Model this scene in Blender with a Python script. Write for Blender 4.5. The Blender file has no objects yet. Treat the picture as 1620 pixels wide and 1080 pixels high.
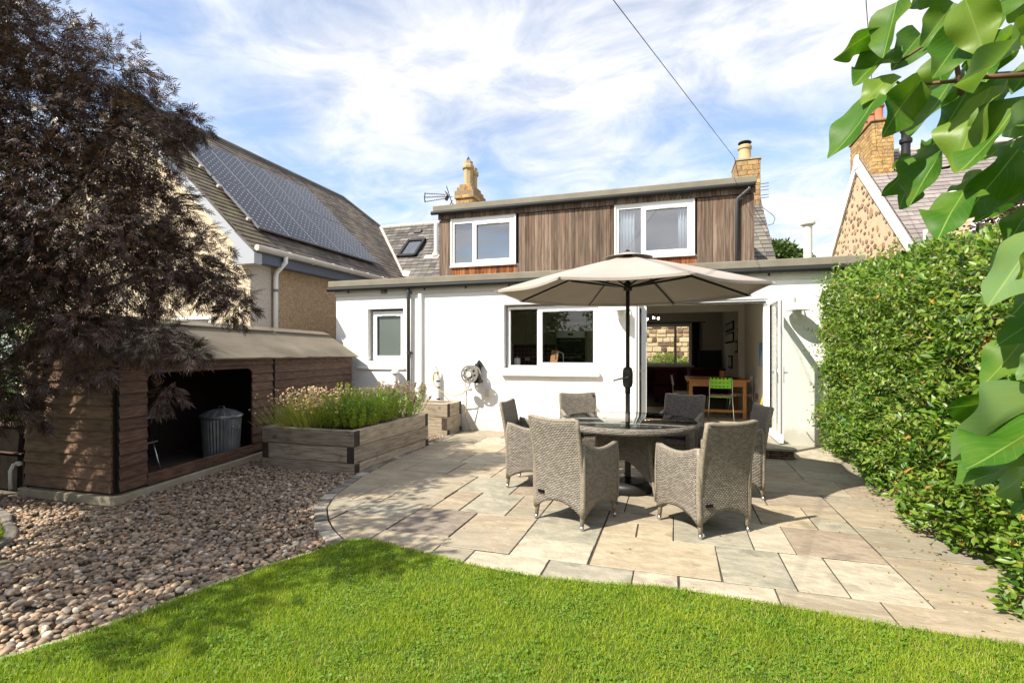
import bpy, bmesh, math, random
import numpy as np
from mathutils import Vector, Matrix, noise as mnoise
random.seed(11); rng = np.random.default_rng(11)
sc = bpy.context.scene
R = math.radians

# ------------------------------------------------------------------ camera, sky, sun, exposure
cam = bpy.data.objects.new('camera', bpy.data.cameras.new('camera'))
sc.collection.objects.link(cam); sc.camera = cam
cam.location = (0, 0, 1.45)
cam.rotation_euler = (R(90), 0, math.atan(255 / 805))
cam.data.lens = 36 * 805 / 1620; cam.data.sensor_width = 36
cam.data.shift_y = 18 / 1620
cam.data.clip_start = 0.05; cam.data.clip_end = 2000

SUN_TO = Vector((-0.84, -1.0, 1.34)).normalized()
EL = math.asin(SUN_TO.z); AZ = math.atan2(SUN_TO.x, SUN_TO.y)
world = bpy.data.worlds.new("World"); sc.world = world; world.use_nodes = True
nt = world.node_tree; nt.nodes.clear()
def wn(t, **k):
    n = nt.nodes.new(t)
    for a, b in k.items(): setattr(n, a, b)
    return n
L = nt.links.new
out = wn('ShaderNodeOutputWorld'); bg = wn('ShaderNodeBackground'); L(bg.outputs[0], out.inputs[0])
sky = wn('ShaderNodeTexSky', sky_type='NISHITA', sun_disc=False, sun_elevation=EL, sun_rotation=AZ, air_density=1.0, dust_density=0.6, ozone_density=2.0)
SKY_S = 0.12
bg.inputs[1].default_value = SKY_S
tc = wn('ShaderNodeTexCoord'); sx = wn('ShaderNodeSeparateXYZ'); L(tc.outputs['Generated'], sx.inputs[0])
def wm(op, a, b=None, c=None, clamp=False):
    n = wn('ShaderNodeMath', operation=op, use_clamp=clamp)
    for i, v in enumerate((a, b, c)):
        if v is None: continue
        if isinstance(v, (int, float)): n.inputs[i].default_value = v
        else: L(v, n.inputs[i])
    return n.outputs[0]
zz = wm('MAXIMUM', sx.outputs[2], 0.0)
den = wm('ADD', zz, 0.16)
cx = wm('DIVIDE', sx.outputs[0], den); cy = wm('DIVIDE', sx.outputs[1], den)
cb = wn('ShaderNodeCombineXYZ'); L(cx, cb.inputs[0]); L(cy, cb.inputs[1])
mp = wn('ShaderNodeMapping'); L(cb.outputs[0], mp.inputs[0]); mp.inputs['Scale'].default_value = (1.0, 1.25, 1); mp.inputs['Rotation'].default_value = (0, 0, R(-20)); mp.inputs['Location'].default_value = (9.0, 3.2, 0)
n1 = wn('ShaderNodeTexNoise'); n1.inputs['Scale'].default_value = 0.66; n1.inputs['Detail'].default_value = 9; n1.inputs['Roughness'].default_value = 0.56; n1.inputs['Distortion'].default_value = 0.25; L(mp.outputs[0], n1.inputs[0])
n2 = wn('ShaderNodeTexNoise'); n2.inputs['Scale'].default_value = 3.0; n2.inputs['Detail'].default_value = 9; n2.inputs['Roughness'].default_value = 0.62; n2.inputs['Distortion'].default_value = 0.6; L(mp.outputs[0], n2.inputs[0])
cv = wm('ADD', wm('MULTIPLY', n1.outputs[0], 0.76), wm('MULTIPLY', n2.outputs[0], 0.24))
hz = wm('SUBTRACT', 1.0, wm('MULTIPLY', zz, 1.0), clamp=True)      # more cloud low in the sky
cv = wm('ADD', cv, wm('MULTIPLY', wm('POWER', hz, 3.0), 0.15))
cr = wn('ShaderNodeValToRGB'); L(cv, cr.inputs[0])
cr.color_ramp.elements[0].position = 0.42; cr.color_ramp.elements[0].color = (0.16, 0.16, 0.16, 1)
cr.color_ramp.elements[1].position = 0.585; cr.color_ramp.elements[1].color = (1, 1, 1, 1)
e = cr.color_ramp.elements.new(0.52); e.color = (0.62, 0.62, 0.62, 1)
ccol = wn('ShaderNodeValToRGB'); L(n2.outputs[0], ccol.inputs[0])
ccol.color_ramp.elements[0].position = 0.32; ccol.color_ramp.elements[0].color = (0.60, 0.63, 0.70, 1)
ccol.color_ramp.elements[1].position = 0.58; ccol.color_ramp.elements[1].color = (0.92, 0.91, 0.92, 1)
CLOUD = 5.4
vm = wn('ShaderNodeVectorMath', operation='SCALE'); L(ccol.outputs[0], vm.inputs[0]); vm.inputs['Scale'].default_value = CLOUD * 0.11 / SKY_S
mx = wn('ShaderNodeMix', data_type='RGBA'); L(cr.outputs[0], mx.inputs['Factor']); L(sky.outputs[0], mx.inputs['A']); L(vm.outputs[0], mx.inputs['B'])
L(mx.outputs['Result'], bg.inputs[0])

sun = bpy.data.objects.new('sun', bpy.data.lights.new('sun', 'SUN')); sc.collection.objects.link(sun)
sun.data.energy = 4.2; sun.data.angle = R(0.53); sun.data.color = (1.0, 0.92, 0.78)
sun.rotation_euler = SUN_TO.to_track_quat('Z', 'Y').to_euler()
vs = sc.view_settings; vs.view_transform = 'Standard'; vs.look = 'None'; vs.gamma = 1; vs.use_curve_mapping = False
vs.exposure = 1.15
sc.cycles.max_bounces = 8; sc.cycles.transparent_max_bounces = 12; sc.cycles.diffuse_bounces = 4

# ------------------------------------------------------------------ materials
class NT:
    def __init__(s, name):
        s.m = bpy.data.materials.new(name); s.m.use_nodes = True; s.t = s.m.node_tree; s.t.nodes.clear()
        s.out = s.n('ShaderNodeOutputMaterial')
    def n(s, t, **k):
        x = s.t.nodes.new(t)
        for a, b in k.items(): setattr(x, a, b)
        return x
    def put(s, inp, v):
        if v is None: return
        if isinstance(v, bpy.types.NodeSocket): s.t.links.new(v, inp)
        elif isinstance(v, (tuple, list)) and len(v) == 3 and inp.type == 'RGBA': inp.default_value = (*v, 1)
        else: inp.default_value = v
    def math(s, op, a, b=None, c=None, clamp=False):
        x = s.n('ShaderNodeMath', operation=op, use_clamp=clamp)
        for i, v in enumerate((a, b, c)): s.put(x.inputs[i], v) if v is not None else None
        return x.outputs[0]
    def mix(s, f, a, b, blend='MIX'):
        x = s.n('ShaderNodeMix', data_type='RGBA', blend_type=blend); s.put(x.inputs['Factor'], f); s.put(x.inputs['A'], a); s.put(x.inputs['B'], b)
        return x.outputs['Result']
    def pos(s, stretch=(1, 1, 1), off=True, rot=0.0):
        g = s.n('ShaderNodeNewGeometry').outputs['Position']
        if off:
            oi = s.n('ShaderNodeObjectInfo').outputs['Random']
            a = s.n('ShaderNodeVectorMath', operation='ADD'); s.put(a.inputs[0], g)
            cbx = s.n('ShaderNodeCombineXYZ'); v = s.math('MULTIPLY', oi, 37.0)
            for i in range(3): s.put(cbx.inputs[i], v)
            s.put(a.inputs[1], cbx.outputs[0]); g = a.outputs[0]
        mpn = s.n('ShaderNodeMapping'); s.put(mpn.inputs[0], g); mpn.inputs['Scale'].default_value = stretch; mpn.inputs['Rotation'].default_value = (0, 0, rot)
        return mpn.outputs[0]
    def noise(s, v, scale, detail=5, rough=.55, dist=0.0):
        x = s.n('ShaderNodeTexNoise'); s.put(x.inputs['Vector'], v); s.put(x.inputs['Scale'], scale); x.inputs['Detail'].default_value = detail; x.inputs['Roughness'].default_value = rough; x.inputs['Distortion'].default_value = dist
        return x.outputs[0]
    def ramp(s, v, pts, interp='LINEAR'):
        x = s.n('ShaderNodeValToRGB'); s.put(x.inputs[0], v); cr = x.color_ramp; cr.interpolation = interp
        while len(cr.elements) > 1: cr.elements.remove(cr.elements[-1])
        for i, (p, c) in enumerate(pts):
            e = cr.elements[0] if i == 0 else cr.elements.new(p)
            e.position = p; e.color = (*c, 1) if not isinstance(c, (int, float)) else (c, c, c, 1)
        return x.outputs[0]
    def bump(s, h, strength=.3, dist=.01, normal=None):
        x = s.n('ShaderNodeBump'); s.put(x.inputs['Height'], h); x.inputs['Strength'].default_value = strength; x.inputs['Distance'].default_value = dist
        if normal: s.put(x.inputs['Normal'], normal)
        return x.outputs[0]
    def pr(s, col, rough=.8, normal=None, metal=0, spec=.5, **k):
        x = s.n('ShaderNodeBsdfPrincipled'); s.put(x.inputs['Base Color'], col); s.put(x.inputs['Roughness'], rough); s.put(x.inputs['Metallic'], metal); s.put(x.inputs['Specular IOR Level'], spec)
        if normal: s.put(x.inputs['Normal'], normal)
        for a, b in k.items(): s.put(x.inputs[a.replace('_', ' ')], b)
        return x.outputs[0]
    def end(s, sh): s.t.links.new(sh, s.out.inputs[0]); return s.m
MAT = {}
def rnd(s, src):
    return s.n('ShaderNodeObjectInfo').outputs['Random'] if src == 'object' else s.n('ShaderNodeNewGeometry').outputs['Random Per Island']
def plain(name, cols, scale=4, rough=.8, bump=.2, bscale=60, bdist=.004, var=0, src='object', stretch=(1, 1, 1), metal=0, spec=.4, detail=5, off=True, dirt=None, **k):
    """cols: colours along a noise ramp"""
    s = NT(name); p = s.pos(stretch, off)
    nz = s.noise(p, scale, detail)
    k0 = len(cols)
    col = cols[0] if k0 == 1 else s.ramp(nz, [(.33 + .34 * i / (k0 - 1), c) for i, c in enumerate(cols)])
    if var:
        r_ = rnd(s, src); f = s.math('ADD', s.math('MULTIPLY', r_, var), 1 - var / 2)
        cbx = s.n('ShaderNodeCombineXYZ')
        for i in range(3): s.put(cbx.inputs[i], f)
        col = s.mix(1.0, col, cbx.outputs[0], 'MULTIPLY')
    if dirt:
        dn = s.noise(s.pos((1, 1, 1), off), dirt[1], 6, .65)
        col = s.mix(s.ramp(dn, [(dirt[2], 0), (dirt[2] + .18, 1)]), col, dirt[0])
    nrm = None
    if bump:
        b = s.noise(s.pos(stretch, off), bscale, 4, .6); nrm = s.bump(b, bump, bdist)
    MAT[name] = s.end(s.pr(col, rough, nrm, metal, spec, **k)); return MAT[name]

plain('render_white', [(.80, .79, .765), (.86, .85, .83)], 1.2, .85, .35, 22, .006, dirt=((.70, .68, .63), 1.3, .62), off=False)
s = NT('render_wall'); p0 = s.pos(off=False); nz = s.noise(p0, 1.1, 6, .6)
col = s.mix(s.ramp(nz, [(.35, 0), (.65, 1)]), (.80, .79, .76), (.86, .85, .825))
gp = s.n('ShaderNodeNewGeometry').outputs['Position']; sg_ = s.n('ShaderNodeSeparateXYZ'); s.put(sg_.inputs[0], gp)
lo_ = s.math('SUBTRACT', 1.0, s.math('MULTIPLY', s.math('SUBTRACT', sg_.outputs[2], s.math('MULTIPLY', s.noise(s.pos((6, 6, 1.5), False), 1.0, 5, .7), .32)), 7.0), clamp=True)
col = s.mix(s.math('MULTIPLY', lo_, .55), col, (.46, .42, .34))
drip = s.ramp(s.noise(s.pos((7, 7, .35), False), 1.0, 5, .65), [(.60, 0), (.75, .35)]); col = s.mix(drip, col, (.60, .57, .50))
bx = s.n('ShaderNodeTexBrick'); cbx = s.n('ShaderNodeCombineXYZ'); s.put(cbx.inputs[0], sg_.outputs[0]); s.put(cbx.inputs[1], sg_.outputs[2]); s.put(bx.inputs['Vector'], cbx.outputs[0]); bx.inputs['Scale'].default_value = 1; bx.inputs['Brick Width'].default_value = .45; bx.inputs['Row Height'].default_value = .225; bx.inputs['Mortar Size'].default_value = .006; bx.inputs['Mortar Smooth'].default_value = .4
hb = s.math('ADD', s.math('MULTIPLY', s.noise(s.pos(off=False), 26, 5, .6), .8), s.math('MULTIPLY', bx.outputs['Fac'], -.5)); hb = s.math('ADD', hb, s.math('MULTIPLY', s.noise(s.pos(off=False), 4, 3), 1.2))
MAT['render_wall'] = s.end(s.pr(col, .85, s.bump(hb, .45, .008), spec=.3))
plain('trim_cream', [(.62, .58, .50), (.67, .63, .56)], 2, .7, .08, 30)
plain('flashing', [(.165, .15, .115), (.215, .195, .15)], 3, .7, .25, 25, dirt=((.22, .20, .15), 5, .6))
plain('black_gutter', [(.018, .019, .021)], 1, .6, 0, spec=.25)
plain('grey_pipe', [(.055, .055, .06)], 1, .4, 0)
plain('white_upvc', [(.82, .82, .81)], 1, .35, 0, spec=.5)
plain('white_pipe', [(.72, .72, .71), (.8, .8, .79)], 3, .45, 0)
plain('interior_wall', [(.74, .70, .62)], 1, .9, .05, 30)
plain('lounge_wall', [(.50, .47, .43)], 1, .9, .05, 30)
plain('ceiling_white', [(.7, .69, .66)], 1, .9, 0)
plain('tile_floor', [(.42, .37, .27), (.50, .44, .33)], 3, .35, .05, 30)
plain('carpet', [(.12, .11, .10)], 9, .95, .3, 200)
plain('mortar', [(.20, .15, .09), (.27, .21, .14)], 8, .95, .6, 90)
plain('brick_buff', [(.36, .22, .075), (.43, .30, .12), (.28, .145, .06), (.46, .35, .18)], 4, .9, .6, 60, .006, var=.5, dirt=((.17, .13, .09), 7, .60))
plain('brick_old', [(.30, .18, .08), (.36, .24, .11), (.22, .11, .055)], 5, .9, .7, 50, .008, var=.5, dirt=((.14, .11, .08), 6, .55))
plain('pot_clay', [(.46, .35, .19), (.38, .28, .15)], 5, .8, .2, 40, dirt=((.25, .20, .12), 8, .6))
plain('pot_red', [(.42, .13, .07)], 5, .8, .2, 40)
plain('slate_grey', [(.085, .080, .076), (.125, .115, .105), (.16, .145, .12)], 1.5, .62, .5, 40, .004, var=.9, src='island', dirt=((.25, .22, .13), 3.2, .66), off=False)
plain('slate_brown', [(.085, .068, .056), (.12, .098, .08), (.145, .12, .095)], 1.5, .75, .5, 40, .004, var=.8, src='island', off=False)
plain('slate_mossy', [(.095, .078, .06), (.13, .108, .08), (.135, .12, .06)], 3, .85, .6, 40, .006, var=.4, src='island')
plain('slate_purple', [(.19, .165, .16), (.24, .21, .20)], .8, .7, .4, 20, .006, var=.4, src='island', off=False)
plain('lead_white', [(.42, .39, .35), (.50, .47, .43)], 5, .6, .3, 30)
plain('harl_cream', [(.50, .39, .27), (.72, .59, .43), (.82, .70, .54)], 38, .95, 1.0, 130, .012, detail=3, off=False)
plain('harl_grey', [(.38, .33, .28), (.56, .50, .44), (.68, .62, .55)], 45, .95, 1.0, 140, .012, detail=3, off=False)
plain('harl_tan', [(.26, .175, .10), (.44, .31, .195), (.58, .44, .30)], 45, .95, 1.0, 140, .012, detail=3, off=False)
plain('barge_grey', [(.36, .38, .42)], 2, .5, .05, 20)
plain('fascia_blue', [(.10, .12, .165)], 2, .5, .05, 20)
plain('barge_white', [(.72, .70, .66), (.80, .79, .76)], 3, .6, .1, 20)
plain('stone_mortar', [(.56, .41, .26), (.64, .49, .33)], 3, .95, .9, 35, .02, off=False)
plain('rubble', [(.20, .12, .075), (.28, .185, .12), (.40, .29, .18)], 2, .9, .8, 20, .02, var=.9)
plain('ashlar', [(.52, .41, .26), (.6, .49, .33)], 3, .9, .5, 30, .01, var=.3)
plain('felt_roof', [(.125, .105, .075), (.18, .155, .115), (.225, .195, .145)], 2.2, .92, .7, 220, .003, dirt=((.09, .085, .05), 3.5, .62), stretch=(1, .35, 1))
plain('shed_wood', [(.060, .030, .020), (.105, .055, .036), (.145, .082, .056)], 7, .75, .5, 45, .003, var=.45, stretch=(1, 1, 6), dirt=((.035, .022, .016), 2.0, .58))
plain('shed_wood_sunlit', [(.105, .055, .034), (.17, .10, .065), (.22, .135, .09)], 6, .75, .5, 45, .003, var=.35, stretch=(1, 1, 7), dirt=((.07, .038, .024), 1.8, .56))  # same shed wood with sunlight painted in, lighter for the gable end
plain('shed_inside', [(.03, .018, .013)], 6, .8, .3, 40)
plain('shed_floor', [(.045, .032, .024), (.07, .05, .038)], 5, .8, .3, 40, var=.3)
plain('concrete', [(.32, .27, .19), (.4, .35, .26)], 6, .92, .5, 60, .005, dirt=((.14, .13, .09), 4, .58))
plain('sleeper', [(.24, .185, .13), (.40, .33, .245), (.50, .425, .33)], 3.5, .88, 1.0, 12, .012, var=.4, stretch=(1.2, 1.2, 16), dirt=((.07, .052, .036), 6.5, .585), detail=9)
plain('sleeper_end', [(.035, .025, .02), (.07, .05, .038)], 12, .9, .8, 60, .006)
plain('dark_shaded_bed', [(.009, .007, .006), (.018, .014, .011)], 6, .95, .4, 40, spec=.05)  # dark timber, blackened further with the elder's shade in the colour
plain('soil', [(.035, .024, .016), (.06, .042, .028)], 12, .95, 1, 40, .02)
plain('earth', [(.10, .085, .06), (.14, .12, .085)], 3, .95, 1, 30, .02)
plain('joint', [(.05, .042, .033), (.085, .07, .052)], 9, .95, .8, 80, .006)
plain('sett_stone', [(.10, .095, .09), (.17, .155, .135), (.24, .21, .17)], 5, .85, .6, 35, .006, var=.7)
plain('pale_sett', [(.36, .32, .26), (.42, .38, .31)], 5, .85, .6, 35, .006)
plain('metal_dark', [(.012, .011, .011)], 1, .38, .05, 60, spec=.5)
plain('metal_bronze', [(.07, .062, .05)], 1, .42, .05, 60, metal=.4)
plain('rubber', [(.014, .014, .014)], 1, .5, .1, 80)
plain('steel', [(.55, .55, .56)], 1, .28, 0, metal=1)
plain('galvanised', [(.20, .215, .23), (.27, .285, .30)], 9, .42, .05, 40, metal=.6, off=False)
plain('brass', [(.55, .38, .12)], 1, .35, 0, metal=1)
plain('hose_tan', [(.45, .32, .16)], 1, .5, 0)
plain('hose_yellow', [(.55, .36, .07)], 1, .5, 0)
plain('plastic_grey', [(.20, .20, .20)], 1, .4, .05, 40)
plain('plastic_light', [(.55, .54, .51)], 1, .5, 0)
plain('box_cream', [(.6, .55, .45)], 1, .5, 0)
plain('lamp_enamel', [(.80, .78, .74)], 1, .3, 0)
plain('pine', [(.42, .17, .045), (.52, .24, .07)], 5, .4, .1, 30, stretch=(4, 1, 4))
plain('green_plastic', [(.17, .52, .02)], 1, .35, 0)
plain('white_plastic', [(.75, .74, .72)], 1, .4, 0)
plain('pattern_cushion', [(.45, .33, .08), (.18, .10, .16), (.5, .42, .25)], 40, .9, 0)
plain('maroon', [(.07, .008, .014)], 2, .9, .2, 60)
plain('black_gloss', [(.006, .006, .007)], 1, .3, 0, spec=.2)
plain('black_matt', [(.010, .010, .011)], 1, .9, 0, spec=.1)
plain('picture_blue', [(.12, .30, .60)], 1, .6, 0)
plain('picture_pale', [(.40, .62, .85)], 1, .6, 0)
plain('picture_dark', [(.05, .055, .06), (.12, .13, .14)], 6, .5, 0)
plain('cupboard', [(.27, .26, .18)], 1, .4, 0)
plain('cupboard_edge', [(.15, .13, .10)], 1, .5, 0)
plain('purple_tile', [(.11, .018, .055), (.16, .03, .08)], 3, .25, 0, var=.5)
plain('grout', [(.35, .30, .30)], 3, .9, 0)
plain('worktop', [(.04, .035, .03)], 3, .4, 0)
plain('chopping', [(.35, .16, .06)], 3, .6, 0)
plain('curtain_dark', [(.02, .02, .028)], 3, .9, 0)
plain('net_curtain', [(.8, .82, .85)], 3, .9, 0)
plain('blue_plastic', [(.01, .24, .62)], 1, .4, 0)
plain('ladder_yellow', [(.65, .42, .05)], 1, .5, 0)
plain('bark', [(.045, .032, .024), (.09, .068, .05)], 8, .9, .9, 30, .01, stretch=(3, 3, .6))
plain('twig_brown', [(.12, .055, .03), (.17, .085, .05)], 8, .7, .3, 60)
plain('cushion_grey', [(.045, .048, .056)], 3, .95, .4, 300, .001)
plain('red_brown_stone', [(.13, .065, .055), (.20, .12, .09), (.10, .08, .07)], 4, .9, .7, 30, .01, var=.6)
plain('drystone_shadow', [(.03, .025, .02)], 4, .95, 0)
plain('antenna', [(.10, .10, .105)], 1, .4, 0, metal=.7)
plain('wire', [(.02, .02, .02)], 1, .6, 0)

# dormer cladding: silvered larch, still orange where windows and eaves keep the rain off
s = NT('larch'); p = s.pos((9, 9, .55)); nz = s.noise(p, 3, 7, .65, .4)
fine = s.noise(s.pos((30, 30, .8)), 4, 5, .6)
g = s.ramp(nz, [(.3, (.062, .046, .036)), (.5, (.145, .104, .078)), (.68, (.215, .165, .128))])
orr = s.ramp(nz, [(.3, (.07, .022, .010)), (.5, (.22, .075, .028)), (.68, (.33, .15, .07))])
wp = s.n('ShaderNodeNewGeometry').outputs['Position']; sp = s.n('ShaderNodeSeparateXYZ'); s.put(sp.inputs[0], wp)
jit = s.math('MULTIPLY', s.noise(s.pos((14, 14, 1)), 1.4, 4), .5)
def band(lo, hi, x0, x1, soft=.05):
    z = s.math('SUBTRACT', hi, sp.outputs[2]); z = s.math('ADD', z, s.math('SUBTRACT', jit, .25)); zf = s.math('MULTIPLY', z, 12, clamp=True)
    top = s.math('MULTIPLY', s.math('SUBTRACT', sp.outputs[2], lo), 6, clamp=True)
    a = s.math('MULTIPLY', s.math('SUBTRACT', sp.outputs[0], x0), 20, clamp=True); b = s.math('MULTIPLY', s.math('SUBTRACT', x1, sp.outputs[0]), 20, clamp=True)
    return s.math('MULTIPLY', s.math('MULTIPLY', zf, top), s.math('MULTIPLY', a, b))
m1 = band(2.9, 3.52, -5.0, -3.37); m2 = band(2.9, 3.50, -1.2, .45)
streak = s.ramp(s.noise(s.pos((22, 22, .3)), 1.0, 3), [(.54, 0), (.66, .45)])
tz = s.math('MULTIPLY', s.math('SUBTRACT', sp.outputs[2], 3.7), 1.2, clamp=True)
m = s.math('MAXIMUM', s.math('MAXIMUM', m1, m2), s.math('MULTIPLY', streak, tz))
rv = rnd(s, 'object'); f = s.math('ADD', s.math('MULTIPLY', rv, .75), .62)
cbx = s.n('ShaderNodeCombineXYZ'); [s.put(cbx.inputs[i], f) for i in range(3)]
col = s.mix(1.0, s.mix(m, g, orr), cbx.outputs[0], 'MULTIPLY')
MAT['larch'] = s.end(s.pr(col, .85, s.bump(fine, .5, .004), spec=.2))

# Indian sandstone, a colour per slab with veins and specks
s = NT('sandstone'); rv = rnd(s, 'object')
basec = s.ramp(rv, [(0, (.43, .36, .26)), (.22, (.38, .335, .25)), (.38, (.32, .295, .23)), (.52, (.44, .38, .28)), (.68, (.40, .34, .245)), (.80, (.345, .315, .24)), (.92, (.46, .40, .30))], 'CONSTANT')
p = s.pos((1, 1.7, 1)); w = s.noise(p, 1.6, 7, .6, 1.9)
col = s.mix(s.ramp(w, [(.36, .0), (.5, .4), (.66, .85)]), basec, (.27, .215, .155)); col = s.mix(1.0, col, (.84, .84, .84), 'MULTIPLY')
vein = s.noise(s.pos((1.1, 4, 1)), 2.6, 5, .55, 2.2)
col = s.mix(s.ramp(vein, [(.52, 0), (.60, .30), (.64, 0)]), col, (.56, .47, .35))
patch = s.noise(s.pos(), 1.0, 4, .6, .4)
col = s.mix(s.ramp(patch, [(.52, 0), (.64, .5)]), col, (.25, .225, .18))
sp_ = s.noise(s.pos(), 70, 3, .7); col = s.mix(s.ramp(sp_, [(.62, 0), (.74, .45)]), col, (.16, .14, .11))
wh = s.noise(s.pos(), 17, 3, .7); col = s.mix(s.ramp(wh, [(.70, 0), (.75, .7)]), col, (.62, .57, .48))
nb = s.noise(s.pos((1, 1.6, 1)), 5, 8, .62, .8)
MAT['sandstone'] = s.end(s.pr(col, .78, s.bump(nb, .9, .016), spec=.3))
for nm, c1, c2 in (('sandstone_pink', (.28, .225, .175), (.35, .285, .215)), ('sandstone_dark', (.20, .165, .14), (.27, .225, .18)), ('sandstone_yellow', (.39, .32, .22), (.45, .38, .27)), ('sandstone_grey', (.29, .275, .215), (.37, .34, .265)), ('sandstone_pale', (.41, .36, .275), (.48, .425, .33))):
    c1 = tuple(a * .74 for a in c1); c2 = tuple(a * .92 for a in c2); plain(nm, [c1, c2, tuple(a * .7 + b * .3 for a, b in zip(c1, c2)), c2], 3.2, .78, .9, 9, .016, stretch=(1, 1.6, 1), detail=10, dirt=(tuple(a * .72 for a in c1), 4.3, .56))

def leafmat(name, cols, trans=.45, rough=.45, var=.5, spec=.5, back=None, veins=False, patch=None):
    s = NT(name); r_ = rnd(s, 'island')
    k0 = len(cols); col = s.ramp(r_, [(i / max(1, k0), c) for i, c in enumerate(cols)], 'LINEAR')
    if patch:
        pz = s.noise(s.pos(off=False), patch[1], 3, .5); col = s.mix(s.ramp(pz, [(.42, 0), (.62, patch[2])]), col, patch[0])
    if back:
        bf = s.n('ShaderNodeNewGeometry').outputs['Backfacing']; col = s.mix(bf, col, back)
    nrm = None
    if veins:
        uv = s.n('ShaderNodeUVMap').outputs[0]; su = s.n('ShaderNodeSeparateXYZ'); s.put(su.inputs[0], uv)
        ax = s.math('ABSOLUTE', su.outputs[0]); d_ = s.math('SUBTRACT', su.outputs[1], s.math('MULTIPLY', ax, 1.2))
        fr = s.math('PINGPONG', d_, .065); v = s.math('LESS_THAN', fr, .0035); mid = s.math('LESS_THAN', ax, .012)
        vv = s.math('MAXIMUM', s.math('MULTIPLY', v, .35), mid)
        col = s.mix(s.math('MULTIPLY', vv, .55), col, (.30, .42, .10))
        edge = s.noise(s.pos(), 14, 4); col = s.mix(s.ramp(edge, [(.45, 0), (.7, .45)]), col, (.20, .27, .035))
        nrm = s.bump(s.math('ADD', s.math('MULTIPLY', vv, -1), s.noise(s.pos(), 60, 4)), .35, .0012)
    ps = s.pr(col, rough, nrm, spec=spec)
    tr = s.n('ShaderNodeBsdfTranslucent'); s.put(tr.inputs[0], s.mix(1.0, col, (1.25, 1.35, .55), 'MULTIPLY'))
    mxs = s.n('ShaderNodeMixShader'); mxs.inputs[0].default_value = trans
    s.t.links.new(ps, mxs.inputs[1]); s.t.links.new(tr.outputs[0], mxs.inputs[2])
    MAT[name] = s.end(mxs.outputs[0]); return MAT[name]
leafmat('grass_blade', [(.115, .215, .010), (.18, .30, .014), (.25, .37, .022), (.31, .40, .04)], .42, .55, spec=.3, patch=((.32, .41, .03), 2.6, .7))
leafmat('grass_dry', [(.42, .36, .13), (.34, .33, .08)], .3, .7)
leafmat('clover', [(.10, .21, .02), (.14, .26, .025)], .35, .5)
leafmat('hedge_leaf', [(.020, .065, .008), (.04, .115, .012), (.085, .19, .02), (.18, .28, .03)], .32, .42, spec=.45, patch=((.15, .25, .02), 1.1, .35))
leafmat('hedge_tip', [(.16, .25, .03), (.25, .32, .045), (.12, .21, .03)], .4, .4)
leafmat('hedge_dead', [(.30, .13, .04), (.42, .25, .05)], .2, .8)
leafmat('elder_leaf', [(.036, .017, .017), (.068, .031, .027), (.13, .066, .052), (.085, .054, .043)], .22, .42, spec=.5)
leafmat('lilac_leaf', [(.030, .105, .006), (.060, .165, .012), (.042, .13, .008)], .36, .5, spec=.28, back=(.14, .24, .08), veins=True)
leafmat('lilac_young', [(.11, .22, .02), (.15, .25, .03)], .40, .42, spec=.35, back=(.22, .30, .12), veins=True)
leafmat('purple_leaf', [(.045, .018, .018), (.075, .028, .028)], .15, .45)
leafmat('shrub_green', [(.03, .08, .012), (.07, .14, .02)], .3, .45)
leafmat('far_green', [(.035, .075, .015), (.06, .11, .02), (.09, .14, .03)], .2, .6)
leafmat('chive_stalk', [(.50, .42, .14), (.28, .36, .05), (.55, .38, .14), (.16, .28, .03)], .3, .6)
leafmat('chive_head', [(.62, .45, .25), (.74, .58, .36), (.42, .26, .17)], .1, .9)
leafmat('lime_leaf', [(.32, .38, .03), (.44, .46, .05), (.20, .30, .025)], .35, .5)
leafmat('rosemary_leaf', [(.12, .24, .03), (.24, .38, .05), (.36, .46, .09)], .3, .5)
leafmat("oregano_flower", [(.24, .12, .14), (.38, .22, .24), (.30, .20, .16)], .2, .8)

# glass
def glassmat(name, ior=1.5, tint=(1, 1, 1), rough=0.0, frost=None):
    s = NT(name); f0 = ((ior - 1) / (ior + 1)) ** 2 * (1.6 if name != 'lantern_glass' else 1)
    g_ = s.n('ShaderNodeNewGeometry'); dp_ = s.n('ShaderNodeVectorMath', operation='DOT_PRODUCT'); s.put(dp_.inputs[0], g_.outputs['Incoming']); s.put(dp_.inputs[1], g_.outputs['Normal'])
    k_ = s.math('POWER', s.math('SUBTRACT', 1, s.math('ABSOLUTE', dp_.outputs['Value']), clamp=True), 5.0); fv_ = s.math('ADD', s.math('MULTIPLY', k_, 1 - f0), f0)
    tr = s.n('ShaderNodeBsdfTransparent'); s.put(tr.inputs[0], tint)
    gl = s.n('ShaderNodeBsdfGlossy'); gl.inputs['Roughness'].default_value = rough
    base = tr.outputs[0]
    if frost:
        nb = s.bump(s.noise(s.pos(), 90, 3), .6, .004); base = s.pr(frost, .35, nb)
    x = s.n('ShaderNodeMixShader'); s.t.links.new(fv_, x.inputs[0]); s.t.links.new(base, x.inputs[1]); s.t.links.new(gl.outputs[0], x.inputs[2])
    MAT[name] = s.end(x.outputs[0])
glassmat('window_glass', 1.55, (.93, .95, .94)); glassmat('upper_glass', 2.5, (.8, .84, .88)); glassmat('frosted_glass', 1.5, frost=(.10, .125, .115), rough=.2)
glassmat('table_glass', 2.2, (.45, .5, .47), .015); glassmat('lantern_glass', 1.45, (.9, .9, .88), .05)
# lit bulb
s = NT('bulb'); em = s.n('ShaderNodeEmission'); em.inputs[0].default_value = (1, .85, .6, 1); em.inputs[1].default_value = 22; MAT['bulb'] = s.end(em.outputs[0])
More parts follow.
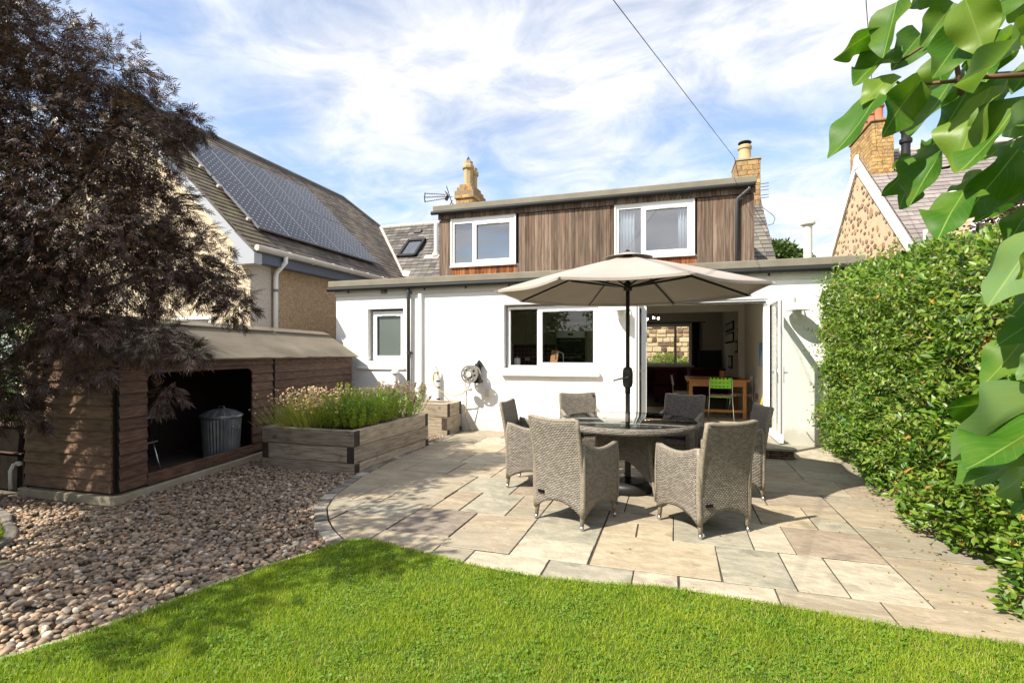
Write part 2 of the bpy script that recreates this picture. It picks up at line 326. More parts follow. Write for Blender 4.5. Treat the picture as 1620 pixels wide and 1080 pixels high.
# obs: solar cell print
s = NT('solar_cell'); uv = s.n('ShaderNodeUVMap').outputs[0]; su = s.n('ShaderNodeSeparateXYZ'); s.put(su.inputs[0], uv)
fu = s.math('ABSOLUTE', s.math('SUBTRACT', s.math('FRACT', su.outputs[0]), .5)); fv = s.math('ABSOLUTE', s.math('SUBTRACT', s.math('FRACT', su.outputs[1]), .5))
dia = s.math('GREATER_THAN', s.math('ADD', fu, fv), .87); ln = s.math('GREATER_THAN', s.math('MAXIMUM', fu, fv), .488)
col = s.mix(s.math('MULTIPLY', ln, .35), (.014, .014, .021), (.05, .05, .07)); col = s.mix(dia, col, (.62, .62, .64))
MAT['solar_cell'] = s.end(s.pr(col, .2, spec=.25))
plain('aluminium', [(.30, .31, .34)], 1, .35, 0, metal=.8)

# wicker weave from UVs in metres
def wicker(name, c1, c2, dark):
    s = NT(name); uv = s.n('ShaderNodeUVMap').outputs[0]; su = s.n('ShaderNodeSeparateXYZ'); s.put(su.inputs[0], uv)
    W, Hh = .034, .0145
    v = s.math('DIVIDE', su.outputs[1], Hh); row = s.math('FLOOR', v); fv = s.math('SUBTRACT', s.math('FRACT', v), .5)
    u = s.math('ADD', s.math('DIVIDE', su.outputs[0], W), s.math('MULTIPLY', s.math('MODULO', s.math('ABSOLUTE', row), 2.0), .5))
    fu = s.math('SUBTRACT', s.math('FRACT', u), .5); cell = s.math('FLOOR', u)
    hu = s.math('SUBTRACT', 1, s.math('MULTIPLY', s.math('MULTIPLY', fu, fu), 3.3)); hv = s.math('SUBTRACT', 1, s.math('MULTIPLY', s.math('MULTIPLY', fv, fv), 3.4))
    h = s.math('MULTIPLY', hu, hv, clamp=True)
    wn_ = s.n('ShaderNodeTexWhiteNoise', noise_dimensions='3D'); cbx = s.n('ShaderNodeCombineXYZ'); s.put(cbx.inputs[0], cell); s.put(cbx.inputs[1], row); s.put(wn_.inputs['Vector'], cbx.outputs[0])
    col = s.mix(wn_.outputs['Value'], c1, c2)
    col = s.mix(s.ramp(h, [(.06, 0), (.36, 1)]), dark, col)  # crevice shade painted in: colour darkens towards the gaps between strands
    MAT[name] = s.end(s.pr(col, .5, s.bump(h, 1.0, .007), spec=.45))
wicker('wicker', (.165, .145, .122), (.28, .252, .215), (.05, .04, .03))
wicker('wicker_dark', (.13, .11, .09), (.22, .19, .155), (.025, .02, .016))
# canopy cloth
s = NT('canopy'); nz = s.noise(s.pos(off=False), 2.2, 4); col = s.mix(s.ramp(nz, [(.35, 0), (.65, 1)]), (.43, .385, .35), (.49, .445, .405))
ps = s.pr(col, .9, s.bump(s.noise(s.pos(off=False), 3.5, 4), .25, .03), spec=.15); tr = s.n('ShaderNodeBsdfTranslucent'); s.put(tr.inputs[0], (.42, .36, .30)); x = s.n('ShaderNodeMixShader'); x.inputs[0].default_value = .28
s.t.links.new(ps, x.inputs[1]); s.t.links.new(tr.outputs[0], x.inputs[2]); MAT['canopy'] = s.end(x.outputs[0])
# pebbles: colour per stone
s = NT('pebble'); r_ = rnd(s, 'island')
col = s.ramp(r_, [(0, (.15, .105, .078)), (.18, (.21, .155, .115)), (.34, (.27, .20, .145)), (.5, (.20, .165, .14)), (.66, (.33, .25, .18)), (.82, (.36, .30, .24)), (.9, (.31, .19, .12)), (.965, (.50, .45, .38))], 'CONSTANT')
col = s.mix(s.ramp(s.noise(s.pos(off=False), 45, 4), [(.42, 0), (.72, .4)]), col, (.17, .125, .09)); col = s.mix(1.0, col, (1.24, 1.22, 1.15), 'MULTIPLY')
MAT['pebble'] = s.end(s.pr(col, .7, s.bump(s.noise(s.pos(off=False), 120, 3), .3, .003), spec=.35))
plain('lawn_soil', [(.06, .11, .012), (.09, .14, .02)], 14, .95, 1, 60, .02, off=False)
plain('distant_ground', [(.07, .10, .035), (.10, .12, .05)], .3, .95, 0, off=False)

# ------------------------------------------------------------------ object helpers
COL = sc.collection
WO = {}          # world origin of every object, by name
def tag(o, label=None, cat=None, group=None, kind=None):
    if label: o['label'] = label
    if cat: o['category'] = cat
    if group: o['group'] = group
    if kind: o['kind'] = kind
    return o
def thing(name, label, cat, loc=(0, 0, 0), group=None, kind=None):
    o = bpy.data.objects.new(name, None); COL.objects.link(o); o.location = loc; o.empty_display_size = .1
    WO[o.name] = Vector(loc); return tag(o, label, cat, group, kind)
def link(name, me, mat, parent=None, origin=None):
    """me holds world coordinates minus origin"""
    o = bpy.data.objects.new(name, me); COL.objects.link(o)
    if mat is not None and len(me.materials) == 0:
        for m_ in (mat if isinstance(mat, (list, tuple)) else [mat]): me.materials.append(MAT[m_])
    og = Vector(origin or (0, 0, 0)); WO[o.name] = og
    if parent is not None: o.parent = parent; o.location = og - WO[parent.name]
    else: o.location = og
    return o
class MB:
    def __init__(s): s.v = []; s.f = []; s.mi = []; s.uv = []; s.hasuv = False
    def add(s, vs, fs, mi=0, uvs=None):
        b = len(s.v); s.v += [tuple(v) for v in vs]
        for k, f in enumerate(fs):
            s.f.append(tuple(b + i for i in f)); s.mi.append(mi if isinstance(mi, int) else mi[k])
            if uvs: s.uv.append([uvs[i] for i in f]); s.hasuv = True
            else: s.uv.append([(0, 0)] * len(f))
        return s
    def box(s, x0, x1, y0, y1, z0, z1, mi=0):
        vs = [(x, y, z) for x in (x0, x1) for y in (y0, y1) for z in (z0, z1)]
        return s.add(vs, [(0, 1, 3, 2), (4, 6, 7, 5), (0, 4, 5, 1), (2, 3, 7, 6), (0, 2, 6, 4), (1, 5, 7, 3)], mi)
    def obox(s, c, ax, ay, az, mi=0):
        """oriented box: centre and three half vectors"""
        c, ax, ay, az = map(Vector, (c, ax, ay, az))
        vs = [c + i * ax + j * ay + k * az for i in (-1, 1) for j in (-1, 1) for k in (-1, 1)]
        return s.add(vs, [(0, 1, 3, 2), (4, 6, 7, 5), (0, 4, 5, 1), (2, 3, 7, 6), (0, 2, 6, 4), (1, 5, 7, 3)], mi)
    def bar(s, a, b, w, h=None, up=(0, 0, 1)):
        a, b = Vector(a), Vector(b); d = (b - a); l = d.length / 2; d.normalize(); u = Vector(up)
        if abs(d.dot(u)) > .98: u = Vector((1, 0, 0))
        x = d.cross(u).normalized(); y = x.cross(d)
        return s.obox((a + b) / 2, d * l, x * w / 2, y * (h or w) / 2)
    def tube(s, pts, r, n=8, mi=0, cap=True):
        pts = [Vector(p) for p in pts]; rs = r if isinstance(r, (list, tuple)) else [r] * len(pts)
        ring = []; prev = None
        for i, p in enumerate(pts):
            d = (pts[min(i + 1, len(pts) - 1)] - pts[max(i - 1, 0)]).normalized()
            if prev is None:
                u = Vector((0, 0, 1)) if abs(d.z) < .9 else Vector((1, 0, 0)); prev = d.cross(u).normalized()
            x = (prev - d * prev.dot(d)).normalized(); prev = x; y = d.cross(x)
            ring.append([p + (x * math.cos(2 * math.pi * k / n) + y * math.sin(2 * math.pi * k / n)) * rs[i] for k in range(n)])
        vs = [v for g in ring for v in g]; fs = []
        for i in range(len(pts) - 1):
            for k in range(n): fs.append((i * n + k, i * n + (k + 1) % n, (i + 1) * n + (k + 1) % n, (i + 1) * n + k))
        if cap: fs += [tuple(range(n - 1, -1, -1)), tuple((len(pts) - 1) * n + k for k in range(n))]
        return s.add(vs, fs, mi)
    def lathe(s, c, prof, n=24, mi=0, axis='z'):
        """prof: (radius, height) pairs"""
        c = Vector(c); vs = []
        for r_, h in prof:
            for k in range(n):
                a = 2 * math.pi * k / n; p = Vector((r_ * math.cos(a), r_ * math.sin(a), h))
                if axis == 'y': p = Vector((p.x, p.z, p.y))
                vs.append(c + p)
        fs = []
        for i in range(len(prof) - 1):
            for k in range(n):
                q = (i * n + k, i * n + (k + 1) % n, (i + 1) * n + (k + 1) % n, (i + 1) * n + k)
                fs.append(q if axis == 'z' else q[::-1])
        return s.add(vs, fs, mi)
    def prism(s, poly, z0, z1, mi=0):
        n = len(poly); vs = [(x, y, z0) for x, y in poly] + [(x, y, z1) for x, y in poly]
        return s.add(vs, [tuple(range(n - 1, -1, -1)), tuple(range(n, 2 * n))] + [(i, (i + 1) % n, n + (i + 1) % n, n + i) for i in range(n)], mi)
    def prismdir(s, poly3, d, mi=0):
        """extrude a planar 3D polygon by vector d"""
        n = len(poly3); d = Vector(d); a = [Vector(p) for p in poly3]; vs = a + [p + d for p in a]
        return s.add(vs, [tuple(range(n - 1, -1, -1)), tuple(range(n, 2 * n))] + [(i, (i + 1) % n, n + (i + 1) % n, n + i) for i in range(n)], mi)
    def mesh(s, name, smooth=False, origin=(0, 0, 0), fixn=True):
        me = bpy.data.meshes.new(name); og = Vector(origin)
        me.from_pydata([tuple(Vector(v) - og) for v in s.v], [], s.f)
        me.polygons.foreach_set('material_index', s.mi)
        if s.hasuv:
            l = me.uv_layers.new(name='UVMap'); l.data.foreach_set('uv', [c for f in s.uv for uv in f for c in uv])
        if fixn:
            bm = bmesh.new(); bm.from_mesh(me); bmesh.ops.recalc_face_normals(bm, faces=bm.faces); bm.to_mesh(me); bm.free()
        if smooth: me.polygons.foreach_set('use_smooth', [True] * len(me.polygons))
        me.update(); return me
    def build(s, name, mat, parent=None, smooth=False, bevel=0, label=None, kind=None, fixn=True, solid=0, seg=2, auto=None):
        xs = np.array(s.v); og = (xs.min(0) + xs.max(0)) / 2; og = Vector([float(round(t, 4)) for t in og])
        me = s.mesh(name, smooth or auto is not None, og, fixn); o = link(name, me, mat, parent, og)
        if auto is not None: me.set_sharp_from_angle(angle=R(auto))
        if solid: md = o.modifiers.new('thick', 'SOLIDIFY'); md.thickness = solid; md.offset = 0
        if bevel: md = o.modifiers.new('bevel', 'BEVEL'); md.width = bevel; md.segments = seg; md.limit_method = 'ANGLE'; md.angle_limit = R(40)
        if label: o['label'] = label
        if kind: o['kind'] = kind
        return o
def resize(o, k, d):
    """make a finished piece k times as large and set it d further on"""
    o.scale = (k, k, k); o.location = Vector(o.location) + Vector(d)
def copy_tree(o, parent=None):
    c = o.copy(); COL.objects.link(c); c.parent = parent
    for ch in list(o.children): copy_tree(ch, c)
    return c
def scatter(name, mat, parent, tv, tf, P, A, S, N, sc3, uvt=None, smooth=False, kind='stuff', mats=None, tuv=None):
    """many copies of a template as one mesh: tv (k,3) in (side, along, normal)"""
    tv = np.asarray(tv, float); K = len(tv); n = len(P)
    sc3 = np.asarray(sc3, float)
    if sc3.ndim == 1: sc3 = np.repeat(sc3[:, None], 3, 1)
    V = (P[:, None, :] + S[:, None, :] * (tv[None, :, 0, None] * sc3[:, None, 0:1]) + A[:, None, :] * (tv[None, :, 1, None] * sc3[:, None, 1:2]) + N[:, None, :] * (tv[None, :, 2, None] * sc3[:, None, 2:3])).reshape(-1, 3)
    og = Vector([float(t) for t in V.mean(0)]); V = V - np.array(og)
    me = bpy.data.meshes.new(name); me.vertices.add(len(V)); me.vertices.foreach_set('co', V.astype(np.float32).ravel())
    lens = np.array([len(f) for f in tf]); flat = np.concatenate([np.array(f) for f in tf]); T = len(flat)
    idx = (flat[None, :] + (np.arange(n) * K)[:, None]).ravel()
    me.loops.add(len(idx)); me.loops.foreach_set('vertex_index', idx.astype(np.int32))
    allens = np.tile(lens, n); st = np.concatenate([[0], np.cumsum(allens)[:-1]])
    me.polygons.add(len(allens)); me.polygons.foreach_set('loop_start', st.astype(np.int32))
    try: me.polygons.foreach_set('loop_total', allens.astype(np.int32))
    except Exception: pass
    if mats is not None: me.polygons.foreach_set('material_index', np.repeat(mats, len(tf)).astype(np.int32))
    if smooth: me.polygons.foreach_set('use_smooth', np.ones(len(allens), bool))
    me.update(calc_edges=True)
    o = link(name, me, mat, parent, og)
    if kind: o['kind'] = kind
    return o
def unit(a): return a / np.maximum(np.linalg.norm(a, axis=-1, keepdims=True), 1e-9)
def frames(A, up=None):
    """side and normal for along-vectors A, with normals leaning to up"""
    A = unit(A); U = rng.normal(size=A.shape) if up is None else up
    S = unit(np.cross(A, U)); N = np.cross(S, A); return A, S, N
def inpoly(P, poly):
    x, y = P[:, 0], P[:, 1]; c = np.zeros(len(P), bool); n = len(poly)
    for i in range(n):
        x0, y0 = poly[i]; x1, y1 = poly[(i + 1) % n]
        if y0 == y1: continue
        k = ((y0 > y) != (y1 > y)) & (x < (x1 - x0) * (y - y0) / (y1 - y0) + x0); c ^= k
    return c

# ------------------------------------------------------------------ ground, lawn, gravel, patio
g = MB(); g.box(-150, 150, -60, 260, -.5, -.09); tag(g.build('ground', 'distant_ground'), kind='structure')
LEDGE = [(-2.404, 3.334), (-2.273, 3.431), (-1.924, 3.353), (-1.663, 3.299), (-1.341, 3.23), (-1.056, 3.194), (-.794, 3.178), (-.4, 3.215), (-.095, 3.28), (.128, 3.272), (.354, 3.25), (.57, 3.238), (.788, 3.218), (1.123, 3.17), (1.514, 3.165), (1.9, 3.14), (2.6, 3.10)]
GEDGE = [(-3.6, -.6), (-3.32, .6), (-3.12, 1.3), (-3.02, 1.557), (-2.92, 1.755), (-2.80, 2.105), (-2.72, 2.459), (-2.60, 2.825), (-2.48, 3.10)]
LAWN = GEDGE + LEDGE + [(4.6, 3.0), (4.6, -3.5), (-4.2, -3.5)]
m = MB(); m.prism(LAWN, -.085, .006); tag(m.build('lawn', 'lawn_soil'), kind='structure')
# grass blades
def dens_pts(n, box, poly):
    P = np.stack([rng.uniform(box[0], box[1], n), rng.uniform(box[2], box[3], n)], 1); return P[inpoly(P, poly)]
P = np.concatenate([dens_pts(230000, (-3.4, 2.4, 1.15, 3.45), LAWN), dens_pts(26000, (-3.6, 3.2, -.6, 1.2), LAWN)])
def clump(P, f=6.0, seed=0.0): return np.array([mnoise.noise(Vector((x * f, y * f, seed))) for x, y in P])
cl = clump(P, 2.6); cl2 = clump(P, 9, 4.)
n = len(P); hgt = .023 + .012 * rng.random(n) + .009 * cl + .008 * cl2
P3 = np.stack([P[:, 0] + rng.normal(0, .006, n), P[:, 1] + rng.normal(0, .006, n), np.full(n, .004)], 1)
A = unit(np.stack([rng.normal(0, .42, n), rng.normal(0, .42, n), np.ones(n)], 1)); A, S, N_ = frames(A)
tv = [(-.5, 0, 0), (.5, 0, 0), (.42, .55, .10), (-.42, .55, .10), (0, 1, .32)]
mats = (rng.random(n) < (.07 + .22 * np.clip(cl2, 0, 1))).astype(int)
scatter('grass', ['grass_blade', 'grass_dry'], None, tv, [(0, 1, 2, 3), (3, 2, 4)], P3, A, S, N_, np.stack([.0026 + .0016 * rng.random(n), hgt, hgt], 1), mats=mats)
# clover leaves in the turf
Pc = dens_pts(26000, (-3.2, 2.2, 1.2, 3.4), LAWN); cc = clump(Pc, 3.3, 9.); Pc = Pc[cc > .02]; n = len(Pc)
P3 = np.stack([Pc[:, 0], Pc[:, 1], .018 + .012 * rng.random(n)], 1)
Nn = unit(np.stack([rng.normal(0, .3, n), rng.normal(0, .3, n), np.ones(n)], 1)); A = unit(np.cross(Nn, rng.normal(size=(n, 3)))); S = np.cross(A, Nn)
tv = [(0, 0, 0), (-.5, .5, .1), (-.25, 1, .05), (.25, 1, .05), (.5, .5, .1)]
scatter('clover_leaves', 'clover', None, tv, [(0, 4, 3, 2, 1)], P3, A, S, Nn, .010 + .006 * rng.random(n))
# small second lawn at the far left
SM = [(-9, .8), (-5.2, 1.2), (-4.83, 2.3), (-4.93, 2.55), (-5.8, 2.9), (-7, 2.95), (-9, 2.85)]
m = MB(); m.prism(SM, -.085, .03); tag(m.build('lawn', 'lawn_soil'), kind='structure')
P = dens_pts(60000, (-6.9, -4.6, 1.5, 3.0), SM); n = len(P); h = .04 + .03 * rng.random(n)
A, S, N_ = frames(unit(np.stack([rng.normal(0, .4, n), rng.normal(0, .4, n), np.ones(n)], 1)))
scatter('grass', 'grass_blade', None, [(-.5, 0, 0), (.5, 0, 0), (.42, .55, .10), (-.42, .55, .10), (0, 1, .32)], [(0, 1, 2, 3), (3, 2, 4)], np.stack([P[:, 0], P[:, 1], np.full(n, .028)], 1), A, S, N_, np.stack([.004 + .002 * rng.random(n), h, h], 1))
ed = thing('lawn_edging', 'rough stone edging round the small patch of grass at the left', 'edging', (-4.9, 2.4, 0))
pts = [(-4.76, 1.7), (-4.74, 1.98), (-4.75, 2.22), (-4.82, 2.42), (-4.95, 2.60), (-5.16, 2.74), (-5.42, 2.84), (-5.62, 2.93), (-5.84, 3.0), (-6.08, 3.05), (-6.3, 3.07)]
for a, b in zip(pts, pts[1:]):
    m = MB(); m.bar((a[0], a[1], -.02), (b[0] * .97 + a[0] * .03, b[1] * .97 + a[1] * .03, -.02), .085, .08); m.v = [(x + random.uniform(-.012, .012), y + random.uniform(-.012, .012), z_ + random.uniform(-.012, .008)) for x, y, z_ in m.v]; m.build('edging_stone', 'sett_stone', ed, bevel=.018)
# thin edging strip lawn / gravel
m = MB()
for a, b in zip(GEDGE, GEDGE[1:]): m.bar((a[0] - .03, a[1] + .01, -.03), (b[0] - .03, b[1] + .01, -.03), .035, .06)
tag(m.build('lawn_kerb', 'concrete'), 'thin grey concrete strip between the gravel and the lawn', 'edging')

# gravel
GRAV = [(-3.75, -.8), (-3.36, .6), (-3.06, 1.557), (-2.96, 1.755), (-2.83, 2.105), (-2.76, 2.459), (-2.64, 2.825), (-2.50, 3.26), (-2.66, 3.42), (-2.95, 3.68), (-3.17, 3.98), (-3.36, 4.35), (-3.58, 5.2), (-3.66, 5.9), (-3.72, 7.1), (-3.76, 8.1), (-3.75, 9.0), (-5.9, 9.0), (-5.15, 3.45), (-8.2, 3.45), (-8.2, 2.5), (-4.4, 2.4), (-4.3, -.8)]
m = MB(); m.prism([(-9, -3), (-3.9, -3), (-3.36, .6), (-3.02, 1.56), (-2.72, 2.46), (-2.46, 3.3), (-3.3, 4.3), (-3.6, 6), (-3.72, 9.2), (-9, 9.2)], -.086, -.05); tag(m.build('gravel_bed', 'earth'), kind='structure')
bm = bmesh.new(); bmesh.ops.create_icosphere(bm, subdivisions=2, radius=.5); ico2v = np.array([v.co[:] for v in bm.verts]); ico2f = [tuple(v.index for v in f.verts) for f in bm.faces]; bm.free()
bm = bmesh.new(); bmesh.ops.create_icosphere(bm, subdivisions=1, radius=.5); ico1v = np.array([v.co[:] for v in bm.verts]); ico1f = [tuple(v.index for v in f.verts) for f in bm.faces]; bm.free()
def pebbles(name, P, size, z, tv, tf, zvar=.02):
    n = len(P); P3 = np.stack([P[:, 0], P[:, 1], z + zvar * rng.random(n)], 1)
    Nn = unit(np.stack([rng.normal(0, .28, n), rng.normal(0, .28, n), np.ones(n)], 1)); A = unit(np.cross(Nn, rng.normal(size=(n, 3)))); S = np.cross(A, Nn)
    s_ = size * np.clip(rng.lognormal(0, .28, n), .5, 1.7)
    sc_ = np.stack([s_ * rng.uniform(.62, .95, n), s_ * rng.uniform(.9, 1.25, n), s_ * rng.uniform(.42, .7, n)], 1)
    return scatter(name, 'pebble', None, tv, tf, P3, A, S, Nn, sc_, smooth=True)
P = dens_pts(52000, (-7.6, -2.4, .9, 5.6), GRAV); d_ = np.hypot(P[:, 0], P[:, 1])
near = P[d_ < 4.3]; far = P[d_ >= 4.3]
pebbles('gravel', near[rng.random(len(near)) < .66], .038, -.045, ico2v, ico2f, .032)
pebbles('gravel', far[rng.random(len(far)) < .66], .038, -.045, ico1v, ico1f, .030)
P = dens_pts(16000, (-5.6, -3.5, 5.6, 9.0), GRAV); pebbles('gravel', P, .030, -.045, ico1v, ico1f, .03)

# patio
def clip(poly, a, b):
    """keep the part left of a->b"""
    o = []
    for i in range(len(poly)):
        p, q = poly[i], poly[(i + 1) % len(poly)]
        dp = (b[0] - a[0]) * (p[1] - a[1]) - (b[1] - a[1]) * (p[0] - a[0]); dq = (b[0] - a[0]) * (q[1] - a[1]) - (b[1] - a[1]) * (q[0] - a[0])
        if dp >= 0: o.append(p)
        if dp * dq < 0: t = dp / (dp - dq); o.append((p[0] + (q[0] - p[0]) * t, p[1] + (q[1] - p[1]) * t))
    return o
ARC = [(-3.70, 8.92), (-3.655, 7.06), (-3.585, 5.9), (-3.49, 5.2), (-3.29, 4.42), (-3.09, 4.03), (-2.86, 3.75), (-2.63, 3.53), (-2.38, 3.35), (-1.95, 3.12), (-1.2, 2.98), (-.6, 2.95)]
PBND = ARC + [(2.9, 2.95), (2.9, 8.92)]
patio = thing('patio', None, None, (-.5, 5.5, 0), kind='structure')
m = MB(); m.prism(PBND, -.085, -.010); m.build('bedding', 'joint', patio)
SL = [(-1.68, -1.39, 2.9, 3.505, 0), (-1.39, -.825, 2.9, 3.495, 'pale'), (-.825, -.25, 2.9, 3.49, 'grey'), (-.25, .034, 2.9, 3.49, 'pale'), (.034, .595, 2.9, 3.485, 'pale'), (.595, 1.152, 2.9, 3.48, 0), (1.152, 2.9, 2.9, 3.475, 0),
 (-2.26, -1.68, 2.9, 3.68, 0), (-1.69, -1.13, 3.505, 3.99, 0), (-1.69, -1.13, 3.99, 4.305, 0), (-2.25, -1.69, 3.68, 4.32, 'dark'), (-2.85, -2.26, 2.9, 4.02, 0), (-2.87, -2.25, 4.02, 4.335, 'grey'),
 (-3.7, -2.86, 2.9, 4.335, 0), (-3.7, -3.04, 4.335, 4.96, 0), (-3.04, -2.73, 4.335, 4.96, 0), (-2.73, -2.165, 4.325, 4.645, 0), (-2.165, -1.885, 4.31, 4.96, 0), (-1.885, -1.435, 4.305, 4.96, 'grey'),
 (-1.435, -1.13, 4.305, 4.6, 0), (-1.435, -1.13, 4.6, 4.96, 0), (-3.75, -2.755, 4.96, 5.6, 0), (-2.755, -2.18, 4.645, 5.585, 0), (-2.18, -1.6, 4.96, 5.575, 'grey'), (-1.6, -1.13, 4.96, 5.575, 'pink'),
 (-1.13, -.56, 3.49, 3.835, 'pale'), (-1.13, -.56, 3.835, 4.74, 'grey'), (-.555, .3, 3.49, 4.125, 'yellow'), (-.555, -.28, 4.13, 4.455, 'yellow'), (-.28, .003, 4.125, 4.455, 'yellow'), (-.555, .003, 4.455, 4.745, 0), (.003, .575, 4.12, 4.745, 'grey'),
 (.3, .728, 3.485, 4.12, 'grey'), (.728, 1.01, 3.485, 4.11, 'pale'), (1.01, 1.42, 3.48, 4.105, 'pale'), (.575, .852, 4.12, 4.745, 'pale'), (.852, 1.42, 4.11, 4.74, 'pink'),
 (1.42, 2.9, 3.48, 4.29, 0), (1.425, 2.9, 4.29, 4.92, 0), (1.43, 2.9, 4.92, 5.57, 0), (.715, 1.14, 4.745, 5.37, 'yellow'), (1.14, 1.425, 4.74, 5.045, 'grey'), (1.14, 1.43, 5.045, 5.37, 0), (.145, .715, 4.745, 5.375, 'grey'), (-.425, .145, 4.745, 5.375, 0), (-1.13, -.425, 4.745, 5.375, 0),
 (.86, 1.43, 5.37, 5.9, 'pink'), (.3, .86, 5.375, 5.9, 0), (-.42, .3, 5.375, 5.9, 0), (-1.13, -.42, 5.375, 5.9, 0), (1.43, 2.9, 5.57, 5.9, 0),
 (.86, 1.73, 5.9, 6.57, 0), (1.73, 2.9, 5.9, 6.57, 'pink'), (0, .86, 5.9, 6.57, 0), (-.56, 0, 5.9, 6.25, 0), (-.56, 0, 6.25, 6.57, 0), (-1.13, -.56, 5.9, 6.57, 0), (.86, 1.43, 6.57, 6.9, 0), (1.43, 2.9, 6.57, 7.02, 'grey'), (0, .86, 6.57, 6.9, 0), (-1.13, 0, 6.57, 6.9, 0),
 (.86, 1.44, 6.9, 7.74, 0), (.3, .86, 6.9, 7.74, 0), (-.5, .3, 6.9, 7.74, 0), (-1.13, -.5, 6.9, 7.3, 0), (-1.13, -.5, 7.3, 7.74, 0), (1.44, 2.9, 7.02, 7.8, 0), (1.6, 2.18, 7.8, 8.92, 'pale'), (2.18, 2.9, 7.8, 8.92, 0), (-.6, 1.6, 7.8, 8.92, 0), (-1.13, -.6, 7.74, 8.92, 0),
 (-3.8, -3.19, 5.6, 6.24, 0), (-3.19, -2.6, 5.59, 6.24, 0), (-2.6, -2.03, 5.585, 5.93, 0), (-2.6, -2.32, 5.93, 6.24, 'yellow'), (-2.32, -2.03, 5.93, 6.24, 'yellow'), (-2.03, -1.46, 5.575, 6.24, 0), (-1.46, -1.13, 5.575, 6.24, 0),
 (-3.8, -3.0, 6.24, 6.91, 0), (-3.0, -2.71, 6.24, 6.91, 0), (-2.71, -1.86, 6.24, 6.91, 'pale'), (-1.86, -1.13, 6.24, 6.91, 0), (-3.8, -3.31, 6.91, 7.57, 0), (-3.31, -2.45, 6.91, 7.57, 'yellow'), (-2.45, -1.9, 6.91, 7.24, 0), (-2.45, -1.9, 7.24, 7.57, 0), (-1.9, -1.13, 6.91, 7.57, 0),
 (-3.8, -3.05, 7.57, 8.2, 0), (-3.05, -2.5, 7.57, 8.2, 'pale'), (-2.5, -1.7, 7.57, 8.2, 0), (-1.7, -1.13, 7.57, 8.2, 0), (-3.8, -2.8, 8.2, 8.92, 0), (-2.8, -2.2, 8.2, 8.92, 0), (-2.2, -1.13, 8.2, 8.92, 0)]
for (x0, x1, y0, y1, c) in SL:
    gp = .0048; j = lambda: random.uniform(-.003, .003)
    poly = [(x0 + gp + j(), y0 + gp + j()), (x1 - gp + j(), y0 + gp + j()), (x1 - gp + j(), y1 - gp + j()), (x0 + gp + j(), y1 - gp + j())]
    if x0 < -2.3 or y0 < 3:
        for a, b in zip(PBND, PBND[1:] + PBND[:1]): poly = clip(poly, a, b) if len(poly) > 2 else poly
    if len(poly) < 3: continue
    dz = random.uniform(-.002, .002)
    m = MB(); m.prism(poly, -.009, .0 + dz); m.build('paving_slab', 'sandstone' if not c else 'sandstone_' + c, patio, bevel=.004, seg=1)
# setts round the edge
pe = thing('patio_edging', 'curved single row of dark setts round the left side of the patio', 'edging', (-3.3, 4.3, 0))
pth = [(-2.30, 3.315)] + ARC[8:9] + ARC[7::-1]
cur = 0; acc = []
for a, b in zip(pth, pth[1:]):
    l = math.dist(a, b); nn = max(1, int(l / .06))
    acc += [(a[0] + (b[0] - a[0]) * i / nn, a[1] + (b[1] - a[1]) * i / nn) for i in range(nn)]
i = 0; k = 0
while i + 4 < len(acc):
    st = random.choice((2, 3, 3, 4)); a, b = Vector(acc[i]), Vector(acc[min(i + st, len(acc) - 1)]); t = (b - a).normalized(); nrm_ = Vector((-t.y, t.x))
    if nrm_.x > 0: nrm_ = -nrm_
    w = random.uniform(.115, .135) if a.y < 6.9 else .10
    q = [a + t * .006 + nrm_ * .012, b - t * .006 + nrm_ * .012, b - t * .008 + nrm_ * w, a + t * .008 + nrm_ * w]
    m = MB(); m.prism([tuple(v) for v in q], -.06, random.uniform(-.004, .006)); m.build('sett', 'pale_sett' if k % 6 in (1,) else 'sett_stone', pe, bevel=.008)
    i += st; k += 1

# ------------------------------------------------------------------ cottage
cot = thing('cottage', 'white rendered cottage extension with flat roof and timber clad dormer above', 'house', (-2, 8.9, 0))
def wall_y(m, x0, x1, y0, y1, z0, z1, holes):
    xs = sorted({x0, x1, *[h[0] for h in holes], *[h[1] for h in holes]})
    for a, b in zip(xs, xs[1:]):
        hs = sorted([(h[2], h[3]) for h in holes if h[0] < (a + b) / 2 < h[1]]); z = z0
        for c, d in hs:
            if c > z: m.box(a, b, y0, y1, z, c)
            z = d
        if z < z1: m.box(a, b, y0, y1, z, z1)
WY = 8.9
def merge(m):   # welds coincident verts so the wall shades as one surface
    return m
m = MB(); wall_y(m, -6.62, 2.66, WY, WY + .30, -.1, 2.80, [(-5.866, -5.064, 1.276, 2.329), (-2.978, -1.238, 1.12, 2.336), (-.49, 1.43, .13, 2.31)])
m.build('wall', 'render_wall', cot)
m = MB(); m.box(-6.62, -6.32, WY + .3, 12.6, -.1, 2.80); m.box(2.36, 2.66, WY + .3, 12.6, -.1, 2.80); m.build('side_wall', 'render_white', cot)
